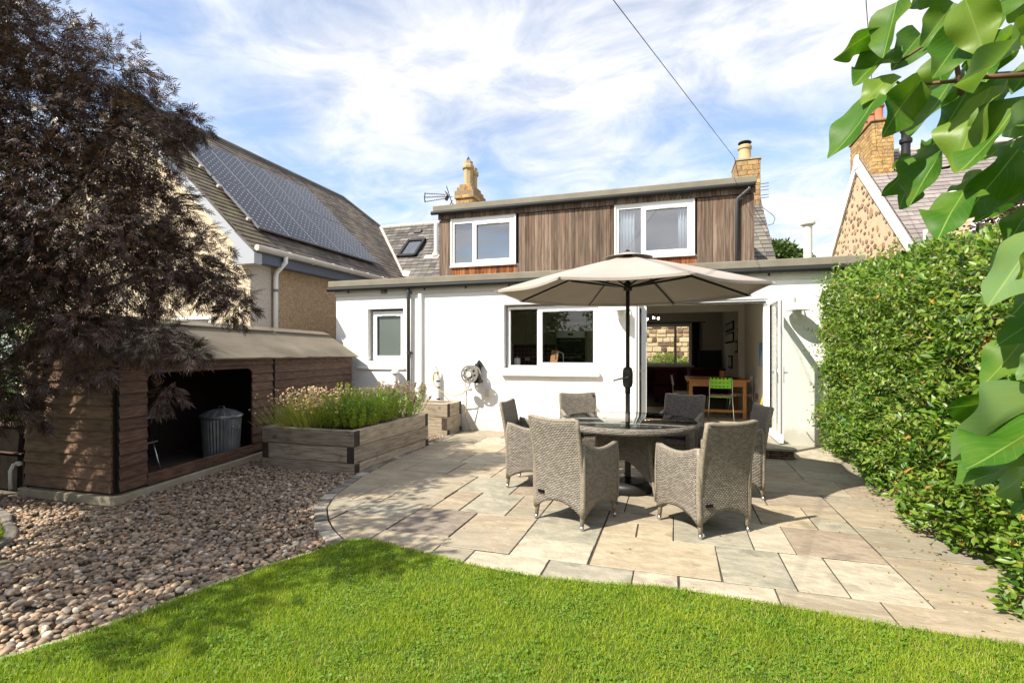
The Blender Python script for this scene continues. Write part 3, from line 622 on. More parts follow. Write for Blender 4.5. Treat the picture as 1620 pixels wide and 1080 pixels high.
# outside band under the roof, white above -4.9
m = MB(); m.box(-6.64, 2.66, WY - .03, WY - .002, 2.60, 2.78); m.build('soffit_board', 'trim_cream', cot)
m = MB(); m.box(-6.72, 2.72, WY - .13, WY + .12, 2.782, 2.905); m.box(-6.72, 2.72, WY + .12, 13.3, 2.80, 2.86); m.build('flat_roof', 'flashing', cot, bevel=.012)
m = MB(); m.tube([(-6.74, WY - .115, 2.737), (2.70, WY - .115, 2.737)], .044, 12); m.box(-6.72, 2.70, WY - .10, WY - .031, 2.735, 2.781); m.build('gutter', 'black_gutter', cot, auto=40)
x = -6.3
while x < 2.6:
    m = MB(); m.tube([(x, WY - .03, 2.70), (x, WY - .085, 2.695), (x, WY - .14, 2.72)], .007, 5); m.box(x - .012, x + .012, WY - .045, WY - .03, 2.66, 2.74); m.build('gutter_bracket', 'black_gutter', cot); x += .86
m = MB(); m.tube([(-4.91, WY - .09, 2.72), (-4.91, WY - .075, 2.62), (-4.91, WY - .06, 0.05)], .036, 10); dp = m.build('downpipe', 'grey_pipe', cot, smooth=True)
for z in (2.62, 1.45, .5):
    m = MB(); m.tube([(-4.91, WY - .06, z - .03), (-4.91, WY - .06, z + .03)], .045, 10); m.box(-4.97, -4.85, WY - .03, WY - .002, z - .015, z + .015); m.build('pipe_clip', 'grey_pipe', dp)
m = MB(); m.box(-4.71, -4.64, WY - .06, WY, .1, 2.60); m.build('boxed_pipe', 'render_white', cot, bevel=.004)
m = MB(); m.box(-5.55, -5.40, WY - .034, WY - .030, 2.62, 2.72); m.build('wall_patch', 'flashing', cot)

def window(parent, x0, x1, z0, z1, y, mull, glass, fr=.05, opener=None, sill=None, label=None, depth=.07):
    """frame with panes; y is the outer face of the frame"""
    m = MB(); m.box(x0, x0 + fr, y, y + depth, z0, z1); m.box(x1 - fr, x1, y, y + depth, z0, z1)
    m.box(x0 + fr, x1 - fr, y, y + depth, z0, z0 + fr); m.box(x0 + fr, x1 - fr, y, y + depth, z1 - fr, z1)
    for c in mull: m.box(c - fr * .45, c + fr * .45, y, y + depth, z0 + fr, z1 - fr)
    w = m.build('window', 'white_upvc', parent, bevel=.004, label=label)
    xs = [x0 + fr] + [v for c in mull for v in (c - fr * .45, c + fr * .45)] + [x1 - fr]
    for i in range(0, len(xs), 2):
        a, b, c, d = xs[i], xs[i + 1], z0 + fr, z1 - fr
        if opener is not None and i // 2 == opener:
            q = MB(); s_ = .055; yy = y - .016
            q.box(a - .02, a + s_, yy, y + .04, c - .02, d + .02); q.box(b - s_, b + .02, yy, y + .04, c - .02, d + .02)
            q.box(a + s_, b - s_, yy, y + .04, c - .02, c + s_); q.box(a + s_, b - s_, yy, y + .04, d - s_, d + .02)
            q.build('sash', 'white_upvc', w, bevel=.004); a += s_; b -= s_; c += s_; d -= s_
            q = MB(); q.box((a + b) / 2 - .16, (a + b) / 2 + .16, yy - .008, yy, d + .015, d + .03); q.build('trickle_vent', 'white_upvc', w)
        q = MB(); q.box(a, b, y + .030, y + .036, c, d); q.build('pane', glass, w)
        q = MB(); t = .006
        for bx in ((a, a + t, c, d), (b - t, b, c, d), (a, b, c, c + t), (a, b, d - t, d)): q.box(bx[0], bx[1], y + .018, y + .029, bx[2], bx[3])
        q.build('seal', 'black_gutter', w)
    if sill:
        q = MB(); q.box(*sill); q.build('sill', 'render_white', w, bevel=.008)
    return w
window(cot, -5.82, -5.064, 1.29, 2.29, WY + .10, [], 'frosted_glass', opener=0, sill=(-5.87, -5.05, WY - .01, WY + .14, 1.235, 1.285), label='small frosted bathroom window')
m = MB(); m.box(-6.10, -5.02, WY - .035, WY, 1.12, 1.16); m.build('ledge', 'render_white', cot, bevel=.006)
window(cot, -2.93, -1.238, 1.17, 2.30, WY + .09, [-2.345], 'window_glass', opener=1, sill=(-3.02, -1.215, WY - .075, WY + .10, 1.035, 1.115), label='wide kitchen window')
m = MB(); m.box(-2.975, -1.24, WY - .02, WY + .15, 1.118, 1.168); m.build('sub_sill', 'white_upvc', cot, bevel=.004)

# dormer
DY = 11.0; DW = [(-4.985, -3.409, 3.481, 4.615), (-1.181, .405, 3.458, 4.635)]
dor = MB(); wall_y(dor, -5.27, 1.50, DY + .03, DY + .15, 2.80, 4.78, DW); dor.box(-5.27, -5.15, DY + .15, 15.1, 2.86, 4.78); dor.box(1.38, 1.50, DY + .15, 15.1, 2.86, 4.78)
dormer = dor.build('dormer', 'black_matt', cot)
x = -5.296; bw = .0758
while x < 1.50:
    b = min(x + bw - .005, 1.531); zs = [(2.87, 4.585 + random.uniform(-.003, .003))]
    c = (x + b) / 2
    for (a0, a1, zz0, zz1) in DW:
        if a0 - .045 < c < a1 + .045: zs = [(2.87, zz0 - .005)]
    for z0, z1 in zs:
        m = MB(); dy = random.uniform(-.003, .003); m.box(x, b, DY + dy, DY + .028, z0, z1); m.build('cladding_board', 'larch', dormer)
    x += bw
x = -5.31
while x < 1.54:
    b = min(x + bw - .005, 1.545); m = MB(); m.box(x, b, DY - .034, DY - .006, 4.595 + random.uniform(-.002, .002), 4.725); m.build('eaves_board', 'larch', dormer); x += bw
for k in range(43):
    y0 = DY + .15 + k * .0905
    for xx in ((-5.296, -5.27), (1.50, 1.526)):
        m = MB(); m.box(xx[0], xx[1], y0, y0 + .086, 2.87, 4.72); m.build('cladding_board', 'larch', dormer)
m = MB(); m.box(-5.42, 1.56, DY - .10, DY + .2, 4.785, 4.915); m.box(-5.42, 1.56, DY + .2, 15.2, 4.80, 4.88); m.build('dormer_roof', 'flashing', cot, bevel=.012)
m = MB(); m.tube([(-5.45, DY - .11, 4.742), (1.50, DY - .11, 4.742)], .046, 12); m.box(-5.40, 1.54, DY - .09, DY - .036, 4.73, 4.784); m.build('dormer_gutter', 'black_gutter', cot)
m = MB(); m.tube([(1.42, DY - .10, 4.72), (1.42, DY - .10, 4.66), (1.22, DY - .06, 4.50), (1.20, DY - .05, 4.42), (1.20, DY - .05, 2.92)], .034, 10); m.build('dormer_downpipe', 'grey_pipe', cot, smooth=True)
for (a, b, c, d), mu in zip(DW, (-4.43, -.62)):
    m = MB(); t = .05
    for bx in ((a - t * .3, a + .02, c - .02, d + .01), (b - .02, b + t * .3, c - .02, d + .01), (a, b, c - .03, c + .015), (a, b, d - .015, d + .02)): m.box(bx[0], bx[1], DY - .012, DY + .10, bx[2], bx[3])
    m.build('window_surround', 'white_upvc', cot)
    w = window(cot, a + .02, b - .02, c + .015, d - .09, DY + .01, [mu], 'upper_glass', fr=.055, opener=1, label='dormer window above ' + ('the drainpipe' if a < -3 else 'the parasol'))
    m = MB(); m.box(a + .02, b - .02, DY + .005, DY + .06, d - .09, d - .015); m.build('head_trim', 'white_upvc', cot)
    m = MB(); m.box(a - .02, b + .02, DY - .05, DY + .01, c - .035, c - .001); m.build('window_sill', 'white_upvc', cot, bevel=.005)
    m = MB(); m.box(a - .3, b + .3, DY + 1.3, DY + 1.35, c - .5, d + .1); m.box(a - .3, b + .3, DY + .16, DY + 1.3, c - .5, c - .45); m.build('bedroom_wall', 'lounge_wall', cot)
def curtain(x0, x1, z0, z1, y, mat, parent, name='curtain', folds=5, depth=.03, **k):
    m = MB(); n = folds * 8; vs = []; 
    for zi in range(2):
        for i in range(n + 1):
            t = i / n; vs.append((x0 + (x1 - x0) * t, y + depth * math.sin(t * folds * 2 * math.pi) , (z0, z1)[zi]))
    m.add(vs, [(i, i + 1, n + 1 + i + 1, n + 1 + i) for i in range(n)]); return m.build(name, mat, parent, smooth=True, solid=.003, **k)
curtain(-1.12, -.78, 3.48, 4.55, DY + .12, 'net_curtain', cot); curtain(.10, .33, 3.48, 4.55, DY + .12, 'net_curtain', cot, folds=4)
m = MB(); m.lathe((.0, DY + .7, 3.62), [(.0, .16), (.12, .15), (.22, .08), (.26, 0), (.2, -.05), (0, -.06)], 20); tag(m.build('cushion', 'maroon', None, smooth=True), 'round reddish cushion behind the right dormer window', 'cushion')

# slate roofs
def slates(name, mat, parent, org, u, v, rows, row_h, w, ufun, keep=None, th=.012, gap=.010):
    """org: eaves point; u: horizontal unit, v: upslope unit; ufun(t)->(u0,u1) range at slope distance t"""
    u, v = Vector(u).normalized(), Vector(v).normalized(); nn = u.cross(v).normalized()
    if nn.z < 0: nn = -nn
    org = Vector(org); m = MB(); L_ = row_h * 1.25
    for r_ in range(rows):
        t = r_ * row_h; u0, u1 = ufun(t + row_h * .5); x = u0 - (r_ % 2) * w * .5
        while x < u1:
            a, b = max(x, u0), min(x + w, u1) - gap; x += w
            if b - a < .03: continue
            if keep and not keep((a + b) / 2, t): continue
            dt = random.uniform(-.006, .006); l0 = nn * (th * 1.9 + random.uniform(0, .004)); l1 = nn * .004
            p = [org + u * a + v * (t + dt) + l0, org + u * b + v * (t + dt) + l0, org + u * b + v * (t + L_) + l1, org + u * a + v * (t + L_) + l1]
            q = [pp - nn * th for pp in p]
            m.add(p + q, [(0, 1, 2, 3), (0, 4, 5, 1), (1, 5, 6, 2), (3, 7, 4, 0), (2, 6, 7, 3), (7, 6, 5, 4)])
    return m.build(name, mat, parent, kind='stuff')
tt = .9405; L1 = math.hypot(1, tt); vC = (0, 1 / L1, tt / L1); oC = (0, 13.25, 3.83 + tt * (13.25 - 14.05))
def yC(t): return 13.25 + t / L1
def vx(y): return -8.0 - max(0, (y - 14.05)) * .98 if y > 13.9 else -7.95
slates('slates', 'slate_grey', cot, oC, (1, 0, 0), vC, 23, .19, .22, lambda t: (vx(yC(t)), 2.43), keep=lambda u, t: not (-5.25 < u < 1.48 and yC(t) < 15.1) and not (-8.6 < u < -7.95 and 14.88 < yC(t) < 15.5))
def zc(y): return 3.83 + tt * (y - 14.05)
m = MB(); m.prismdir([(-8.1, 13.1, zc(13.1) - .03), (2.43, 13.1, zc(13.1) - .03), (2.43, 16.38, zc(16.38) - .03), (-10.3, 16.38, zc(16.38) - .03)], (0, .1, -.12)); m.prismdir([(-10.3, 16.38, zc(16.38) - .03), (2.43, 16.38, zc(16.38) - .03), (2.43, 18.6, 3.6), (-10.3, 18.6, 3.6)], (0, -.1, -.12)); m.build('main_roof', 'slate_grey', cot)
x = -10.25
while x < 1.5:
    m = MB(); m.tube([(x, 16.36, zc(16.36) + .03), (x + .43, 16.36, zc(16.36) + .03)], .075, 10); m.build('ridge_tile', 'lead_white', cot); x += .445
# west and east gable walls and rear wall of the old cottage
m = MB(); m.prismdir([(2.36, 12.6, -.1), (2.36, 18.0, -.1), (2.36, 18.0, 3.8), (2.36, 16.38, zc(16.38) - .2), (2.36, 13.2, zc(13.2) - .2), (2.36, 12.6, 2.6)], (-.3, 0, 0)); wall_y(m, -6.9, 2.06, 17.5, 17.8, -.1, 3.6, [(-1.9, .56, 1.04, 2.38)]); m.build('old_wall', 'ashlar', cot)
vl = MB(); a = Vector((-8.02, 14.02, 3.87)); b = Vector((-10.26, 16.34, 6.06)); dd = (b - a).normalized(); vl.bar(a - dd * .12, b, .15, .03); vl.add([(-8.14, 13.92, 3.82), (-7.78, 13.98, 3.80), (-7.82, 14.2, 4.0), (-8.08, 14.25, 4.05)], [(0, 1, 2, 3)])
vl.build('valley_lead', 'lead_white', cot)
# roof window
u_, v_, n_ = Vector((1, 0, 0)), Vector(vC), Vector((1, 0, 0)).cross(Vector(vC)).normalized(); c0 = Vector((-8.30, 15.19, zc(15.19)))
m = MB(); hw, hl = .34, .52
for sx_, sy_, w_, l_ in ((-1, 0, .045, hl), (1, 0, .045, hl), (0, -1, hw, .055), (0, 1, hw, .055)):
    cc_ = c0 + u_ * sx_ * (hw - .045) + v_ * sy_ * (hl - .055) + n_ * .055; m.obox(cc_, u_ * w_, v_ * l_, n_ * .055)
rw = m.build('roof_window', 'black_gutter', cot, bevel=.01); m = MB(); m.obox(c0 + n_ * .07, u_ * (hw - .09), v_ * (hl - .11), n_ * .004); m.build('pane', 'upper_glass', rw)
m = MB(); m.obox(c0 + n_ * .01, u_ * (hw - .09), v_ * (hl - .11), n_ * .004); m.build('blind', 'black_matt', rw)
m = MB(); cc_ = Vector((-8.50, 16.0, zc(16.0))); m.obox(cc_ + n_ * .04, u_ * .13, v_ * .10, n_ * .035); m.build('roof_vent', 'slate_grey', cot, bevel=.01)
m = MB(); m.tube([(-7.27, 14.87, 4.58), (-7.27, 14.87, 5.62)], .068, 12); m.build('soil_pipe', 'white_pipe', cot, smooth=False, auto=40)
m = MB(); m.lathe((-7.27, 14.87, 4.66), [(.16, -.12), (.09, .04), (.075, .09)], 14); m.obox(Vector((-7.38, 14.77, zc(14.77) + .02)), u_ * .26, v_ * .10, n_ * .012); m.build('pipe_flashing', 'lead_white', cot)

# chimneys of separate bricks
BR = {}
def brick_mesh(key, sx_, sy_, sz_):
    k = (key, round(sx_, 3), round(sy_, 3), round(sz_, 3))
    if k not in BR:
        m = MB(); m.box(-sx_ / 2, sx_ / 2, -sy_ / 2, sy_ / 2, -sz_ / 2, sz_ / 2); me = m.mesh('brick'); me.materials.append(MAT[key]); BR[k] = me
    return BR[k]
def stack(part, key, x0, x1, y0, y1, z0, z1, bl=.225, bh=.075, proud=.008, backs=False):
    r_ = 0; z = z0
    while z < z1 - .02:
        h = min(bh, z1 - z) - .010
        sides = [('x', y0, x0, x1, -1), ('y', x1, y0, y1, 1), ('y', x0, y0, y1, -1)]
        if backs: sides.append(('x', y1, x0, x1, 1))
        for ax, fix, a, b, sg in sides:
            p = a - (r_ % 2) * bl * .5
            while p < b - .01:
                s0, s1 = max(p, a) + .004, min(p + bl, b) - .004; p += bl
                if s1 - s0 < .03: continue
                s1r = round(s1 - s0, 2); o = None; off = fix - sg * (.045 - proud - random.uniform(0, .004))
                if ax == 'x': me = brick_mesh(key, s1r, .09, h); lc = ((s0 + s1) / 2, off, z + h / 2)
                else: me = brick_mesh(key, .09, s1r, h); lc = (off, (s0 + s1) / 2, z + h / 2)
                link('brick', me, key, part, lc)
        z += bh; r_ += 1
m = MB(); m.box(-6.32, -5.78, 14.31, 15.29, 4.6, 6.17); m.box(-6.36, -5.74, 14.27, 15.33, 6.17, 6.32); m.box(-6.28, -5.82, 14.35, 15.25, 6.32, 6.43); m.box(-6.22, -5.88, 14.41, 15.19, 6.43, 6.55)
ch = m.build('chimney', 'mortar', cot, label='left chimney with a corbelled top and two octagonal pots')
stack(ch, 'brick_buff', -6.32, -5.78, 14.31, 15.29, 5.35, 6.10, .225, .1)
stack(ch, 'brick_buff', -6.36, -5.74, 14.27, 15.33, 6.10, 6.20, .24, .1); stack(ch, 'brick_buff', -6.34, -5.76, 14.29, 15.31, 6.20, 6.29, .24, .09)
stack(ch, 'brick_buff', -6.34, -5.76, 14.29, 15.31, 6.29, 6.345, .24, .055); stack(ch, 'brick_old', -6.30, -5.80, 14.33, 15.27, 6.345, 6.45, .26, .105); stack(ch, 'brick_old', -6.24, -5.86, 14.39, 15.21, 6.45, 6.56, .2, .11)
for (py, hh) in ((14.62, .80), (15.0, .72)):
    m = MB(); m.lathe((-6.05, py, 6.5), [(.19, 0), (.18, .06), (.145, .10), (.145, hh - .25), (.19, hh - .21), (.19, hh - .13), (.15, hh - .09), (.15, hh), (.11, hh), (.11, hh - .2)], 8); m.build('chimney_pot', 'pot_clay', ch)
m = MB()
for k in range(3): a = k * 2.1; m.tube([(-6.05 + .1 * math.cos(a), 14.62 + .1 * math.sin(a), 7.28), (-6.05, 14.62, 7.46)], .012, 5)
m.build('pot_guard', 'black_gutter', ch)
m = MB(); m.box(1.56, 2.11, 14.31, 15.2, 4.9, 6.42); ch2 = m.build('chimney', 'mortar', cot, label='right chimney of worn stone with one pot and a black cowl')
stack(ch2, 'brick_old', 1.555, 2.115, 14.3, 15.2, 5.10, 5.8, .3, .13); stack(ch2, 'brick_buff', 1.555, 2.115, 14.3, 15.2, 5.8, 6.02, .2, .11); stack(ch2, 'brick_old', 1.555, 2.115, 14.3, 15.2, 6.02, 6.40, .26, .127)
m = MB(); m.box(1.53, 2.15, 14.27, 15.24, 6.41, 6.455); m.build('coping', 'concrete', ch2)
m = MB(); m.lathe((1.80, 14.65, 6.45), [(.18, 0), (.155, .04), (.15, .34), (.175, .36), (.175, .42), (.15, .44), (.14, .46), (.11, .46)], 20); m.build('chimney_pot', 'pot_clay', ch2, auto=40)
m = MB(); m.lathe((1.80, 14.65, 6.92), [(.09, -.02), (.09, .04), (.17, .05), (.15, .08), (0, .09)], 18)
m.build('cowl', 'black_gutter', ch2)
m = MB(); [m.tube([(2.13, 14.32, z), (2.32, 14.32, z + .01)], .008, 5) for z in (5.68, 5.76, 5.60, 5.40, 5.47)]; m.tube([(2.13, 14.32, 5.2), (2.4, 14.3, 4.95), (2.46, 14.3, 4.86), (2.42, 14.3, 4.72), (2.24, 14.3, 4.67)], .008, 5); m.build('cable_bracket', 'black_gutter', ch2)
resize(ch, 1.12, (-.726, 1.776, .55)); resize(ch2, 1.12, (.22, 1.77, .505))
m = MB(); m.tube([(2.234, 10.0, 2.86), (2.234, 10, 3.70)], .068, 16); m.lathe((2.234, 10, 3.66), [(.08, 0), (.115, .02), (.118, .045), (.10, .08), (.05, .1), (0, .105)], 18); m.build('roof_flue', 'trim_cream', cot, auto=40)

# step of dry stone with flagged top
st = thing('door_step', 'low drystone step with a flagstone top below the open doors', 'step', (.5, 8.3, 0))
m = MB(); m.box(-.62, 1.55, 7.79, 8.88, -.005, .105); m.build('core', 'drystone_shadow', st)
for (y, ax) in ((7.745, 'x'), (1.545, 'y')):
    for r_ in range(3):
        p = -.64 if ax == 'x' else 7.78; end = 1.57 if ax == 'x' else 8.86
        while p < end - .05:
            w_ = min(random.uniform(.09, .24), end - p); h = .036
            m = MB(); pr_ = random.uniform(-.012, .012); z = .0 + r_ * .037
            if ax == 'x': m.box(p + .004, p + w_ - .004, y + pr_, y + .09, z + .002, z + h - .003)
            else: m.box(y - .09, y + .03 + pr_, p + .004, p + w_ - .004, z + .002, z + h - .003)
            m.build('stone', 'red_brown_stone', st, bevel=.008); p += w_
for x0, x1 in ((-.66, .1), (.105, .86), (.865, 1.60)):
    m = MB(); m.box(x0, x1, 7.71, 8.895, .112, .147); m.build('flagstone', 'sandstone_grey' if x0 > .8 else 'sandstone_pale', st, bevel=.006)

# open french doors
def leaf(x, y0, y1, out, label):
    """door leaf standing at right angles to the wall"""
    m = MB(); z0, z1 = .165, 2.28; w_ = .06; t = .085
    m.box(x - w_ / 2, x + w_ / 2, y0, y0 + t, z0, z1); m.box(x - w_ / 2, x + w_ / 2, y1 - t, y1, z0, z1); m.box(x - w_ / 2, x + w_ / 2, y0 + t, y1 - t, z0, z0 + .11); m.box(x - w_ / 2, x + w_ / 2, y0 + t, y1 - t, z1 - t, z1)
    d = m.build('door', 'white_upvc', cot, bevel=.005, label=label)
    m = MB(); m.box(x - .006, x + .006, y0 + t, y1 - t, z0 + .11, z1 - t); m.build('pane', 'window_glass', d)
    m = MB(); [m.box(x - .02, x + .02, a_, a_ + .008, z0 + .11, z1 - t) for a_ in (y0 + t, y1 - t - .008)]; m.build('seal', 'black_gutter', d)
    for sg in (-1, 1):
        m = MB(); xs_ = x + sg * (w_ / 2 + .006); m.box(xs_ - .006, xs_ + .006, y0 + .025, y0 + .055, 1.02, 1.26); m.tube([(xs_, y0 + .04, 1.17), (xs_ + sg * .045, y0 + .04, 1.17), (xs_ + sg * .05, y0 + .14, 1.165)], .009, 6); m.build('handle', 'steel', d, smooth=True)
    m = MB(); m.box(x - .012, x + .012, y0 - .003, y0, .3, 2.2); m.build('lock_strip', 'plastic_grey', d)
leaf(-.53, 8.05, 8.93, -1, 'left door leaf folded out towards the table'); leaf(1.465, 8.05, 8.93, 1, 'right door leaf folded out towards the hedge')
m = MB(); m.box(-.49, -.43, WY + .02, WY + .10, .13, 2.31); m.box(1.37, 1.43, WY + .02, WY + .10, .13, 2.31); m.box(-.43, 1.37, WY + .02, WY + .10, 2.25, 2.31); m.box(-.49, 1.43, WY + .02, WY + .12, .13, .165); m.build('door_frame', 'white_upvc', cot, bevel=.004)
m = MB(); m.box(-.45, 1.40, WY - .03, WY + .02, 2.25, 2.27); m.build('door_head_seal', 'black_gutter', cot)

# ------------------------------------------------------------------ rooms
F = .15
m = MB(); m.box(-6.3, 1.6, WY + .3, 12.75, .0, F); m.box(-.43, 1.37, WY + .12, WY + .3, 0, F); m.build('tiled_floor', 'tile_floor', cot)
m = MB(); m.box(-6.3, 1.8, 12.75, 17.5, .0, F); m.build('lounge_floor', 'carpet', cot)
m = MB(); m.box(1.55, 1.7, WY + .3, 12.6, F, 2.56); m.box(-3.95, -3.8, WY + .3, 12.6, F, 2.56); wall_y(m, -3.8, 1.55, 12.6, 12.75, F, 2.56, [(-.75, 1.42, F, 2.40)]); m.build('dining_wall', 'interior_wall', cot)
m = MB(); m.box(-6.3, 1.75, WY + .3, 12.75, 2.56, 2.62); m.build('ceiling', 'ceiling_white', cot)
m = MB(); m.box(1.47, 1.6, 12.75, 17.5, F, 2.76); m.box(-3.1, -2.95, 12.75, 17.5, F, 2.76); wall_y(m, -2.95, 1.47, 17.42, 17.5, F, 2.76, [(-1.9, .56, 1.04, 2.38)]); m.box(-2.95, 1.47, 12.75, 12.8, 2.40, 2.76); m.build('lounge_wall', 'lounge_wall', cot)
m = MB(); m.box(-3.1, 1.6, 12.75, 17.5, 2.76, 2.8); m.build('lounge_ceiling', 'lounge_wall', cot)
w = window(cot, -1.9, .56, 1.04, 2.38, 17.5, [.07], 'window_glass', fr=.07, label='lounge window seen through the open doors'); 
m = MB(); m.box(-2.0, .64, 17.22, 17.42, 1.0, 1.04); m.build('lounge_sill', 'ceiling_white', cot)
m = MB(); m.box(-1.05, 1.44, 12.59, 12.598, 2.40, 2.44)
cu = curtain(.58, .80, .3, 2.42, 17.3, 'curtain_dark', None, folds=3, depth=.04); tag(cu, 'dark curtain hanging at the side of the lounge window', 'curtain')
m = MB(); m.tube([(-1.6, 17.3, 2.43), (.98, 17.3, 2.43)], .014, 6); tag(m.build('curtain_rail', 'black_matt', None), 'thin dark rail above the lounge window', 'curtain rail')

# ---- kitchen
kit = thing('kitchen_cupboards', 'dim fitted cupboards seen through the kitchen window', 'kitchen units', (-2.8, 11.9, F))
for a, b in ((-3.78, -3.36), (-3.35, -2.99), (-2.98, -2.615)):
    m = MB(); m.box(a, b, 11.75, 12.1, 1.66, 2.45); m.build('wall_cupboard', 'cupboard', kit, bevel=.006)
    m = MB(); m.box(a, b, 11.5, 12.1, F + .1, 1.02); m.build('base_cupboard', 'cupboard', kit, bevel=.006)
m = MB(); m.box(-2.60, -1.90, 11.58, 12.2, F, .82); m.box(-2.60, -1.90, 11.58, 12.2, 1.95, 2.5); m.box(-2.6, -2.58, 11.58, 12.2, .82, 1.95); m.box(-1.92, -1.9, 11.58, 12.2, .82, 1.95); m.build('oven_housing', 'cupboard', kit, bevel=.004)
m = MB(); m.box(-1.885, -1.32, 11.58, 12.2, F, 2.5); m.build('tall_cupboard', 'cupboard', kit, bevel=.006)
m = MB(); m.box(-3.8, -2.61, 11.46, 12.15, 1.02, 1.055); m.build('worktop', 'worktop', kit)
m = MB(); m.box(-3.8, -1.1, 9.21, 9.8, 1.02, 1.055); m.build('worktop', 'worktop', kit)
m = MB(); m.box(-3.8, -2.61, 12.12, 12.15, 1.055, 1.66); tl = m.build('splashback', 'grout', kit)
for i in range(12):
    for j in range(6):
        x = -3.795 + i * .099; z = 1.06 + j * .099
        m = MB(); m.box(x, x + .092, 12.112, 12.121, z, z + .092); m.build('tile', 'purple_tile', tl)
ov = thing('double_oven', 'built-in double oven with a steel panel behind the kitchen window', 'oven', (-2.25, 11.6, .83))
m = MB(); m.box(-2.575, -1.925, 11.57, 12.1, 1.80, 1.94); m.build('control_panel', 'steel', ov)
for z0, z1 in ((1.42, 1.79), (.84, 1.41)):
    m = MB(); m.box(-2.575, -1.925, 11.565, 12.1, z0, z1); d = m.build('oven_door', 'black_gloss', ov); m = MB(); m.tube([(-2.5, 11.54, z1 - .06), (-2.0, 11.54, z1 - .06)], .01, 6); m.build('handle', 'steel', d)
for xx in (-2.5, -2.42, -2.1, -2.02):
    m = MB(); m.tube([(xx, 11.57, 1.87), (xx, 11.55, 1.87)], .016, 8); m.build('knob', 'steel', ov)
m = MB(); m.box(-2.31, -2.19, 11.564, 11.57, 1.85, 1.90); m.build('display', 'black_gloss', ov)
m = MB(); m.tube([(-1.97, 9.42, 1.05), (-1.97, 9.42, 1.36), (-1.97, 9.40, 1.42), (-1.99, 9.36, 1.455), (-2.03, 9.33, 1.465), (-2.07, 9.31, 1.45), (-2.09, 9.3, 1.40), (-2.09, 9.3, 1.33)], .011, 8); m.tube([(-1.97, 9.42, 1.05), (-1.97, 9.42, 1.12)], .024, 8); tag(m.build('kitchen_tap', 'steel', None, smooth=True), 'chrome swan neck tap behind the kitchen window', 'tap')
pr = thing('kitchen_roll', 'white kitchen roll on a wooden holder at the left of the kitchen window', 'kitchen roll', (-2.92, 9.35, 1.055))
m = MB(); m.tube([(-2.86, 9.36, 1.07), (-2.86, 9.36, 1.35)], .062, 16); m.build('paper_roll', 'white_plastic', pr); m = MB(); m.tube([(-2.86, 9.36, 1.055), (-2.86, 9.36, 1.40)], .014, 8); m.build('holder', 'chopping', pr)
m = MB(); m.bar((-2.20, 9.5, 1.06), (-2.17, 9.62, 1.50), .16, .02); tag(m.build('chopping_board', 'chopping', None, bevel=.006), 'wooden chopping board leaning behind the kitchen tap', 'chopping board')
for x in (-3.5, -2.78):
    m = MB(); m.box(x, x + .13, 12.10, 12.111, 1.26, 1.34); m.build('wall_socket', 'white_plastic', tl)
# ---- dining and lounge
dt = thing('dining_table', 'orange pine dining table standing inside the open doors', 'table', (.87, 11.6, F))
m = MB(); m.box(.25, 1.43, 10.85, 12.5, F + .735, F + .765); m.build('tabletop', 'pine', dt, bevel=.006)
m = MB(); m.box(.31, 1.37, 10.90, 10.92, F + .63, F + .733); m.box(.31, 1.37, 12.43, 12.45, F + .63, F + .733); m.box(.31, .33, 10.92, 12.43, F + .63, F + .733); m.box(1.35, 1.37, 10.92, 12.43, F + .63, F + .733); m.build('apron', 'pine', dt)
for x in (.34, 1.34):
    for y in (10.95, 12.40):
        m = MB(); m.box(x - .035, x + .035, y - .035, y + .035, F, F + .63); m.build('leg', 'pine', dt, bevel=.004)
m = MB(); m.box(.37, 1.31, 10.93, 10.97, F + .12, F + .17); m.build('stretcher', 'pine', dt)
m = MB(); m.tube([(1.0, 11.6, F + .766), (1.0, 11.6, F + .92)], .07, 12); tag(m.build('wooden_pot', 'chopping', None), 'pale wooden pot standing on the pine dining table', 'pot')
m = MB(); m.lathe((1.15, 11.3, F + .768), [(0, .0), (.1, .005), (.16, .03), (.155, .03), (.1, .012), (0, .008)], 16); tag(m.build('serving_tray', 'worktop', None, smooth=True), 'dark shallow tray lying on the pine dining table', 'tray')
